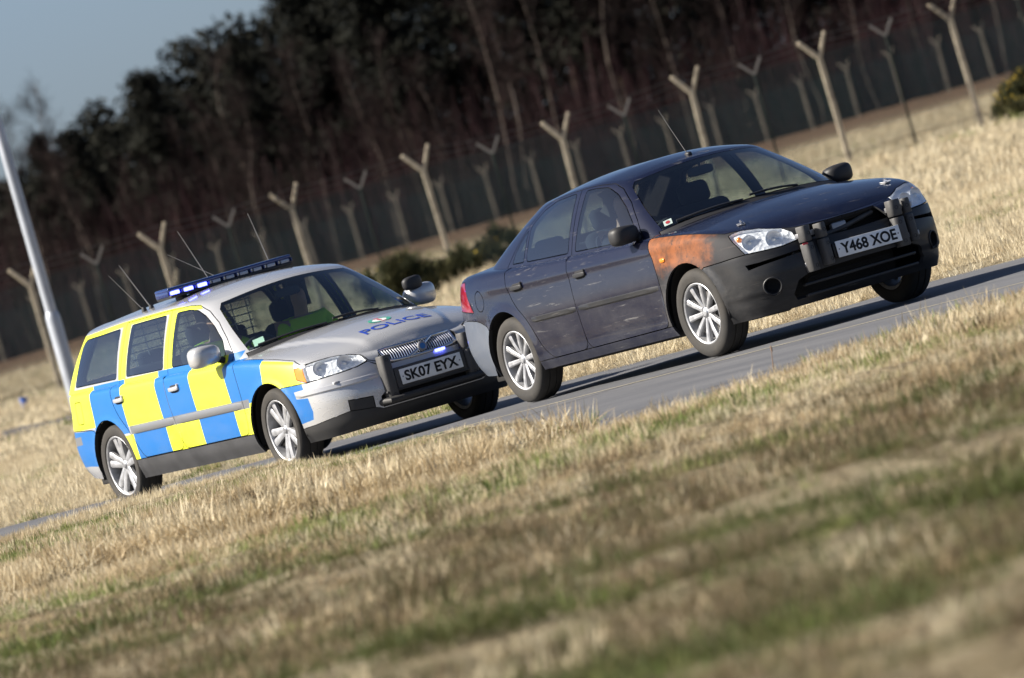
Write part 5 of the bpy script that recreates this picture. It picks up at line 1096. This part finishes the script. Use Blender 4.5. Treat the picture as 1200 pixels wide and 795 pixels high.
# ---------------------------------------------------------------- leaves, bushes, trees
def quads(P, Dr, L, Wd, name):
    """many thin two-triangle leaves: origin P, direction Dr, length L, width Wd (arrays)"""
    n = len(P); t = np.cross(Dr, rng.normal(size=(n, 3))); t /= np.linalg.norm(t, axis=1)[:, None]; a = P-t*Wd[:, None]*.5; b_ = P+t*Wd[:, None]*.5; e = P+Dr*L[:, None]; c1 = e-t*Wd[:, None]*.35; d1 = e+t*Wd[:, None]*.35
    v = np.stack([a, b_, d1, c1], 1).reshape(-1, 3); me = bpy.data.meshes.new(name); me.vertices.add(4*n); me.vertices.foreach_set('co', v.ravel()); me.loops.add(4*n); me.loops.foreach_set('vertex_index', np.arange(4*n)); me.polygons.add(n); me.polygons.foreach_set('loop_start', np.arange(0, 4*n, 4)); me.polygons.foreach_set('loop_total', np.full(n, 4)); me.update(calc_edges=True); me.validate(); return me
def unit(n): v = rng.normal(size=(n, 3)); return v/np.linalg.norm(v, axis=1)[:, None]
def leafmat(name, c1, c2, scale=1.5):
    m = bpy.data.materials.new(name); m.use_nodes = True; nt = m.node_tree; b = nt.nodes['Principled BSDF']; tc = N(nt, 'ShaderNodeTexCoord').outputs['Object']; f = ramp(nt, noise(nt, tc, scale, 4, .6), .35, .65); nt.links.new(mixc(nt, f, c1, c2), b.inputs['Base Color']); b.inputs['Roughness'].default_value = .85; b.inputs['Specular IOR Level'].default_value = .2; return m
m_gorse = leafmat('gorse green', (.022, .028, .011), (.070, .066, .026), 2.); m_gorsef = mat('gorse flower', (.55, .38, .02), .8)
def gorse(label, d, l, w, h, nf):
    x, y = dl(d, l); g = empty('gorse_bush', (x, y, float(ground_z(x, y)))); tag(g, label, 'bush', 'gorse bushes by the fence'); k = max(5, int(w*9)); cs = np.stack([rng.uniform(-w/2, w/2, k), rng.uniform(-.5, .5, k), rng.uniform(.1, h*.78, k)], -1); cs[:, 2] *= 1-.55*(np.abs(cs[:, 0])/(w/2))**2
    P = []; 
    for c_ in cs: P.append(c_+unit(460)*rng.uniform(.05, .30, (460, 1))*[1, 1, .9])
    P = np.vstack(P); P = P[P[:, 2] > -.05]; D = unit(len(P))*.7+[0, 0, .9]; D /= np.linalg.norm(D, axis=1)[:, None]
    link('foliage', quads(P, D, rng.uniform(.08, .22, len(P)), rng.uniform(.010, .028, len(P)), 'foliage'), g, m_gorse)
    q = P[(P[:, 2] > h*.35)]; q = q[rng.choice(len(q), min(nf, len(q)), False)]; tag(link('flowers', quads(q+[0, 0, .08], unit(len(q)), np.full(len(q), .045), np.full(len(q), .05), 'flowers'), g, m_gorsef), kind='stuff')
    for i in range(6): a = rng.uniform(-w/3, w/3); link('stem', tube('stem', [(a, 0, -.1), (a*1.2, .05, h*.35), (a*1.5, .1, h*.7)], [.03, .02, .008], 5), g, mat('gorse wood', (.06, .045, .03), .9))
gorse('wide dark gorse bush behind the police car bonnet', 178, -1.78, 1.9, 1.15, 22); gorse('smaller gorse bush just left of the saloon roof', 205, -.05, 1.3, 1.0, 10); gorse('gorse bush with yellow flowers at the right edge beside a post', 196, 11.75, 1.25, 1.1, 500)
gorse('low gorse bush at the foot of a fence post', 190, -.92, .9, .9, 8)
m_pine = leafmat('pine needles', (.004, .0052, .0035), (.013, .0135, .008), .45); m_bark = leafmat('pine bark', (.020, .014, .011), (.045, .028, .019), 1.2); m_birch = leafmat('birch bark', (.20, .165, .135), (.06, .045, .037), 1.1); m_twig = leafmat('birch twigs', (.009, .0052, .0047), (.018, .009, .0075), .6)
def pine_protos(k):
    H = [19, 22, 17][k]; pts = [(0, 0, -.5)]; 
    for i in range(1, 9): t = i/8; pts.append((.35*math.sin(2.2*t+k)*t, .3*math.cos(1.7*t+k)*t, H*t))
    tr = [tube('trunk', pts, list(np.linspace(.24, .05, 9)), 7)]; limbs = []; P = []; D = []
    for i in range(46):
        z = H*rng.uniform(.30, .98); t = z/H; a = rng.uniform(0, 6.283); r = (3.4*(1-t)**.75+.5)*rng.uniform(.5, 1.1); o = np.array([np.interp(t, np.linspace(0, 1, 8), [p[0] for p in pts[1:]]), np.interp(t, np.linspace(0, 1, 8), [p[1] for p in pts[1:]]), z]); e = o+np.array([math.cos(a)*r, math.sin(a)*r, rng.uniform(-.2, .9)]); limbs.append((o, e))
        m_ = int(190+120*rng.random()); q = o+(e-o)*rng.uniform(.25, 1.08, (m_, 1))+rng.normal(size=(m_, 3))*[.42, .42, .30]; P.append(q); D.append(unit(m_))
    P = np.vstack(P); D = np.vstack(D); me = quads(P, D, rng.uniform(.22, .5, len(P)), rng.uniform(.06, .17, len(P)), 'crown')
    bm = bmesh.new()
    for o, e in limbs: q = tube('limb', [o, (o+e)/2+[0, 0, .1], e], [.06, .04, .015], 4); bm.from_mesh(q); bpy.data.meshes.remove(q)
    lm = bm_mesh('limbs', bm, True); return tr[0], lm, me
def birch_protos(k):
    H = [15, 17, 13, 16][k]; pts = [(0, 0, -.5)]; ph = rng.uniform(0, 6)
    for i in range(1, 11): t = i/10; pts.append((.9*math.sin(4.1*t+ph)*t+.25*math.sin(9*t+2*ph), .6*math.cos(3.3*t+ph)*t+.2*math.cos(8*t), H*t))
    tr = tube('trunk', pts, list(np.linspace(.066, .016, 11)), 7); bm = bmesh.new(); P = []; D = []
    for i in range(34):
        t = rng.uniform(.25, .97); o = np.array([np.interp(t, np.linspace(0, 1, 10), [p[j] for p in pts[1:]]) for j in range(3)]); a = rng.uniform(0, 6.283); r = 2.4*(1-t)+.7; e = o+np.array([math.cos(a)*r*.7, math.sin(a)*r*.7, r*rng.uniform(.6, 1.3)]); q = tube('limb', [o, (o+e)/2+[0, 0, -.1], e], [.035+.03*(1-t), .025, .008], 4); bm.from_mesh(q); bpy.data.meshes.remove(q)
        m_ = 26; q = o+(e-o)*rng.uniform(.3, 1.05, (m_, 1))+rng.normal(size=(m_, 3))*.2; P.append(q); d = (e-o)/np.linalg.norm(e-o)+unit(m_)*.9; D.append(d/np.linalg.norm(d, axis=1)[:, None])
    P = np.vstack(P); D = np.vstack(D); return tr, bm_mesh('limbs', bm, True), quads(P, D, rng.uniform(.4, 1.2, len(P)), rng.uniform(.015, .035, len(P)), 'crown')
pines = [pine_protos(k) for k in range(3)]; birches = [birch_protos(k) for k in range(4)]
def tree(name, label, proto, mats, d, l, sc, group):
    x, y = dl(d, l); t = empty(name, (x, y, float(ground_z(x, y))), (random.uniform(-.03, .03), random.uniform(-.03, .03), random.uniform(0, 6.28))); t.scale = (sc*random.uniform(.9, 1.1), sc*random.uniform(.9, 1.1), sc); tag(t, label, 'tree', group)
    a = link('trunk', proto[0], t, mats[0]); link('limbs', proto[1], a, mats[2]); link('crown', proto[2], t, mats[1]); return t
ORD = 'first second third fourth fifth sixth seventh eighth ninth tenth eleventh twelfth thirteenth fourteenth fifteenth sixteenth seventeenth eighteenth nineteenth twentieth twenty-first twenty-second twenty-third twenty-fourth twenty-fifth twenty-sixth twenty-seventh twenty-eighth twenty-ninth thirtieth'.split()
def top_at(l): return float(np.interp(l, [-34, -28, -22.6, -15.5, -9.5, -6, 0, 45], [11.5, 12.5, 15.0, 17.8, 18.2, 23, 27, 30]))
ls = np.linspace(-32, 42, 16)
for i, l in enumerate(ls):
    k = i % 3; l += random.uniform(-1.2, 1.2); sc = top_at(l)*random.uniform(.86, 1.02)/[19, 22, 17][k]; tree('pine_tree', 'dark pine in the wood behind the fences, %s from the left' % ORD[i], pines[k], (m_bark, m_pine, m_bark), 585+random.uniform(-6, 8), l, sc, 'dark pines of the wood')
for i, l in enumerate(np.sort(np.concatenate([np.linspace(-31, 40, 20), rng.uniform(-30, 5, 10)]))):
    k = random.randrange(4); tree('birch_tree', 'bare birch with pale trunk before the wood, %s from the left' % ORD[i], birches[k], (m_birch, m_twig, m_twig), 554+random.uniform(-6, 14), l, min(1.15, top_at(l)/17)*random.uniform(.6, 1.15), 'bare birches before the wood')
# the depth of the wood: everything behind the front trees reads as one mass
def wood_mass():
    P = []; D = []
    for row, dep in ((0, 604), (1, 614), (2, 624), (3, 636), (4, 650)):
        for l in np.arange(-42, 54, 1.2):
            H = top_at(l)*random.uniform(.80, .97 if row == 0 else 1.0); x, y = dl(dep+random.uniform(-5, 5), l+random.uniform(-.6, .6)); z0 = float(ground_z(x, y)); n = 820; t = rng.uniform(.02, 1, n); r = (2.0*(1-t)**.6+.35); q = np.stack([x+rng.normal(size=n)*r*.75, y+rng.normal(size=n)*r*.75, z0+H*t], -1); P.append(q); D.append(unit(n))
    P = np.vstack(P); D = np.vstack(D); return quads(P, D, rng.uniform(.25, .6, len(P)), rng.uniform(.10, .26, len(P)), 'wood')
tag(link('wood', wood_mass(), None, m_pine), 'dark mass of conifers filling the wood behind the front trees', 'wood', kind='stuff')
def scrub():
    n = 24000; d = rng.uniform(560, 602, n); l = rng.uniform(-34, 45, n); h = (1.2+10.5*rng.random(n)**1.5)*(.72+.28*wob(l, d*.2, .55, 3)); X, Y = CX+FH.x*d+RH.x*l, CY+FH.y*d+RH.y*l; P = np.stack([X, Y, ground_z(X, Y)], -1); D = unit(n)*.22+[0, 0, 1]; D /= np.linalg.norm(D, axis=1)[:, None]
    return quads(P, D, h, rng.uniform(.02, .05, n), 'scrub')
tag(link('scrub', scrub(), None, leafmat('red twigs', (.034, .0105, .0145), (.019, .012, .011), .10)), 'reddish brown thicket of bare twigs at the foot of the wood', 'scrub', kind='stuff')
# ---------------------------------------------------------------- grass
def tuft(name, nb, r, hmin, hmax, w, lean, seed):
    g = np.random.default_rng(seed); vs = []; fs = []
    for i in range(nb):
        a = g.uniform(0, 6.283); rr = r*math.sqrt(g.random()); bx, by = rr*math.cos(a), rr*math.sin(a); h = g.uniform(hmin, hmax); az = a+g.normal()*.9; ln = min(1.38, abs(g.normal())*lean+.12); hz, vt = math.sin(ln), math.cos(ln); ww = w*g.uniform(.6, 1.3); t = az+1.57+g.normal()*.6; sx, sy = math.cos(t)*ww/2, math.sin(t)*ww/2; k = len(vs)
        for q, wk in ((0, 1), (.4, .9), (.75, .6)):
            c_ = (bx+math.cos(az)*hz*h*q**1.5, by+math.sin(az)*hz*h*q**1.5, h*(q*vt+.30*hz*q*(1-q)*1.6)-.008); vs += [(c_[0]-sx*wk, c_[1]-sy*wk, c_[2]), (c_[0]+sx*wk, c_[1]+sy*wk, c_[2])]
        vs.append((bx+math.cos(az)*hz*h, by+math.sin(az)*hz*h, h*vt)); fs += [(k, k+1, k+3, k+2), (k+2, k+3, k+5, k+4), (k+4, k+5, k+6)]
    return raw_mesh(name, vs, fs)
def grassmat(name, cols):
    m = bpy.data.materials.new(name); m.use_nodes = True; nt = m.node_tree; b = nt.nodes['Principled BSDF']; oi = N(nt, 'ShaderNodeObjectInfo'); cr_ = N(nt, 'ShaderNodeValToRGB'); nt.links.new(oi.outputs['Random'], cr_.inputs[0]); el = cr_.color_ramp.elements; el[0].color = (*cols[0], 1); el[1].color = (*cols[-1], 1); el[1].position = 1.
    for i, c_ in enumerate(cols[1:-1]): e = el.new((i+1)/(len(cols)-1)); e.color = (*c_, 1)
    nt.links.new(cr_.outputs[0], b.inputs['Base Color']); b.inputs['Roughness'].default_value = .7; b.inputs['Specular IOR Level'].default_value = .25
    tr = N(nt, 'ShaderNodeBsdfTranslucent'); nt.links.new(cr_.outputs[0], tr.inputs[0]); mx = N(nt, 'ShaderNodeMixShader'); mx.inputs[0].default_value = .28; nt.links.new(b.outputs[0], mx.inputs[1]); nt.links.new(tr.outputs[0], mx.inputs[2]); nt.links.new(mx.outputs[0], nt.nodes['Material Output'].inputs[0]); return m
m_straw = grassmat('straw grass', [(.60, .51, .34), (.74, .66, .48), (.50, .40, .25), (.70, .62, .44)]); m_tan = grassmat('tan grass', [(.44, .34, .20), (.54, .44, .28), (.36, .27, .155), (.50, .40, .25)]); m_green = grassmat('green grass', [(.11, .165, .035), (.20, .25, .07), (.30, .30, .12), (.09, .14, .035)]); m_brown = grassmat('dead brown grass with shade', [(.12, .088, .050), (.21, .155, .092), (.15, .125, .068), (.085, .085, .036)])  # the brown palette carries the foreground's shade in its colour
def protos(col, m, spec):
    c_ = bpy.data.collections.new(col)
    for i, sp_ in enumerate(spec):
        me = tuft('tuft', *sp_, i+len(col)); me.materials.append(m); o = bpy.data.objects.new('%s_%d' % (col, i), me); c_.objects.link(o)
    return c_
SP = [(70, .16, .04, .11, .0052, .95), (70, .20, .03, .10, .0055, 1.25), (64, .12, .05, .14, .005, .75), (56, .22, .03, .09, .0055, 1.5)]
SPF = [(60, .36, .06, .17, .013, 1.1), (56, .40, .05, .15, .013, 1.3), (54, .28, .08, .20, .011, .9)]
PC = {'s': protos('straw_tufts', m_straw, SP), 'g': protos('green_tufts', m_green, [(64, .15, .03, .085, .0055, .8), (60, .18, .025, .075, .0055, 1.0)]), 'd': protos('dark_green_tufts', grassmat('green grass with shade', [(.055, .080, .020), (.10, .115, .035), (.14, .13, .055), (.045, .065, .018)]), [(64, .15, .03, .10, .0055, .8), (60, .18, .03, .09, .0055, 1.0)]), 'b': protos('brown_tufts', m_brown, SP), 't': protos('tan_tufts', m_tan, SP), 'sf': protos('far_straw_tufts', m_straw, SPF), 'gf': protos('far_green_tufts', m_green, SPF)}  # dark green tufts: foreground shade painted as a darker green
def scatter(name, label, X, Y, Z, sc, coll, kind='stuff'):
    n = len(X); me = bpy.data.meshes.new(name); me.vertices.add(n); me.vertices.foreach_set('co', np.stack([X, Y, Z], -1).ravel())
    a = me.attributes.new('rot', 'FLOAT_VECTOR', 'POINT'); a.data.foreach_set('vector', np.stack([rng.normal(size=n)*.14, rng.normal(size=n)*.14, rng.uniform(0, 6.283, n)], -1).ravel()); a = me.attributes.new('scl', 'FLOAT', 'POINT'); a.data.foreach_set('value', sc)
    a = me.attributes.new('idx', 'INT', 'POINT'); a.data.foreach_set('value', rng.integers(0, len(coll.objects), n)); o = link(name, me); tag(o, label, 'grass', kind=kind)
    g = bpy.data.node_groups.new(name+'_nodes', 'GeometryNodeTree'); g.interface.new_socket('Geometry', in_out='INPUT', socket_type='NodeSocketGeometry'); g.interface.new_socket('Geometry', in_out='OUTPUT', socket_type='NodeSocketGeometry')
    gi, go = g.nodes.new('NodeGroupInput'), g.nodes.new('NodeGroupOutput'); ip = g.nodes.new('GeometryNodeInstanceOnPoints'); ci = g.nodes.new('GeometryNodeCollectionInfo'); ci.inputs['Collection'].default_value = coll; ci.inputs['Separate Children'].default_value = True; ci.inputs['Reset Children'].default_value = True
    def att(nm, ty): q = g.nodes.new('GeometryNodeInputNamedAttribute'); q.data_type = ty; q.inputs['Name'].default_value = nm; return q.outputs['Attribute']
    g.links.new(gi.outputs[0], ip.inputs['Points']); g.links.new(ci.outputs[0], ip.inputs['Instance']); ip.inputs['Pick Instance'].default_value = True; g.links.new(att('idx', 'INT'), ip.inputs['Instance Index']); er = g.nodes.new('FunctionNodeEulerToRotation'); g.links.new(att('rot', 'FLOAT_VECTOR'), er.inputs[0]); g.links.new(er.outputs[0], ip.inputs['Rotation']); g.links.new(att('scl', 'FLOAT'), ip.inputs['Scale']); g.links.new(ip.outputs[0], go.inputs[0])
    o.modifiers.new('instances', 'NODES').node_group = g; return o
def field(d0, d1, dens, margin=1.0, k=.068):
    n = int(dens*((k*2)*(d1**2-d0**2)/2+2*margin*(d1-d0))); u = rng.random(n); d = np.sqrt(d0**2+u*(d1**2-d0**2)); l = (rng.random(n)*2-1)*(k*d+margin); X, Y = CX+FH.x*d+RH.x*l, CY+FH.y*d+RH.y*l; s, nn = road_sn(X, Y); return X, Y, d, l, s, nn
X, Y, d, l, s, nn = field(17, 76, 72, 2.6, .072); e = near_in(X, Y); ok = e > .07*rng.normal(size=len(X)); X, Y, d, s, nn, e = X[ok], Y[ok], d[ok], s[ok], nn[ok], e[ok]
rdg0 = np.exp(-((d-ridge_d((X-CX)*RH.x+(Y-CY)*RH.y))/.5)**2); pat = wob(X, Y, .62, 3)+.6*wob(X, Y, 1.9, 1)+.40*rng.normal(size=len(X)); gp = pat > .36-.20*sm(d, 50, 36)+.9*rdg0; fg_shade = sm(d, 50, 36); bn = (~gp) & (rng.random(len(X)) < fg_shade*.78); tn = (~gp) & (~bn) & (wob(X, Y, .9, 9)+.5*wob(X, Y, 2.7, 4)+.5*rng.normal(size=len(X)) > .05)  # tufts turn brown towards the camera: foreground shade put into colour
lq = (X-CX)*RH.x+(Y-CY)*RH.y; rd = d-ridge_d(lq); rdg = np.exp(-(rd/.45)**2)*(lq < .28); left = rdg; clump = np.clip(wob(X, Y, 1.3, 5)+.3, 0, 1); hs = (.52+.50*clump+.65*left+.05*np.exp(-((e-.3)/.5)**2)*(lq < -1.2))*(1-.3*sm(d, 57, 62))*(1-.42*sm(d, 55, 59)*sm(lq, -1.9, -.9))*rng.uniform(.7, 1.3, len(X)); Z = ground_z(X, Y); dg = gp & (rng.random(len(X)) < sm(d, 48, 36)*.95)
for nm, key, sel, lab in (('verge_grass', 's', ~gp & ~bn & ~tn, 'pale straw coloured grass of the near verge'), ('tan_grass', 't', tn, 'darker tan grass between the pale clumps of the near verge'), ('green_grass', 'g', gp & ~dg, 'green grass patches in the near verge'), ('dark_green_grass', 'd', dg, 'blurred green grass in the foreground, shade put into its colour'), ('foreground_grass', 'b', bn, 'blurred dead brown grass in the foreground, darkened in colour as shade')): scatter(nm, lab, X[sel], Y[sel], Z[sel], hs[sel], PC[key])
X, Y, d, l, s, nn = field(60, 112, 32, 3.5); ok = nn > FAR_EDGE-.05+.06*rng.normal(size=len(X)); X, Y, d = X[ok], Y[ok], d[ok]; pat = wob(X, Y, .5, 6)+.5*wob(X, Y, 1.7, 2)+.3*rng.normal(size=len(X)); gp = pat > .78; Z = ground_z(X, Y); sc = rng.uniform(.6, 1.3, len(X))
scatter('far_verge_grass', 'pale dry grass along the far side of the road', X[~gp], Y[~gp], Z[~gp], sc[~gp], PC['s']); scatter('far_green_grass', 'small green tufts along the far side of the road', X[gp], Y[gp], Z[gp], sc[gp], PC['g'])
X, Y, d, l, s, nn = field(112, 330, 2.0, 5); onp = (np.abs(d-(146+.25*np.sin(l)-.9*(l+8))) < 2.2) & (l < -4.4); X, Y, d = X[~onp], Y[~onp], d[~onp]; gp = wob(X, Y, .16, 5)+.4*wob(X, Y, .5, 1)+.2*rng.normal(size=len(X)) > .85; Z = ground_z(X, Y); sc = rng.uniform(.7, 1.4, len(X))*(1+.5*sm(d, 150, 320))
scatter('field_grass', 'dry tussocks across the field to the fence', X[~gp], Y[~gp], Z[~gp], sc[~gp], PC['sf']); scatter('field_green_grass', 'green tussocks scattered in the field', X[gp], Y[gp], Z[gp], sc[gp], PC['gf'])
# a few dead stems standing in the near verge
for i, (dq, lq, hh) in enumerate(((54.2, 1.42, .21),)):
    x, y = dl(dq, lq); st = empty('dead_stem', (x, y, float(ground_z(x, y)))); tag(st, ['tall thin brown dead stem standing before the saloon front wheel', 'short dead stem left of the tall brown one by the road', 'bent dead stem at the corner of the near verge'][i], 'plant')
    link('stalk', tube('stalk', [(0, 0, -.02), (.01, 0, hh*.5), (.03, .01, hh)], [.004, .0035, .002], 6), st, mat('dead stem', (.26, .17, .11), .9)); link('seed_head', blob('seed_head', (.006, .006, .02), (1, 1), 10, 8, c=(.03, .01, hh)), st, mat('dead stem', (.26, .17, .11), .9))
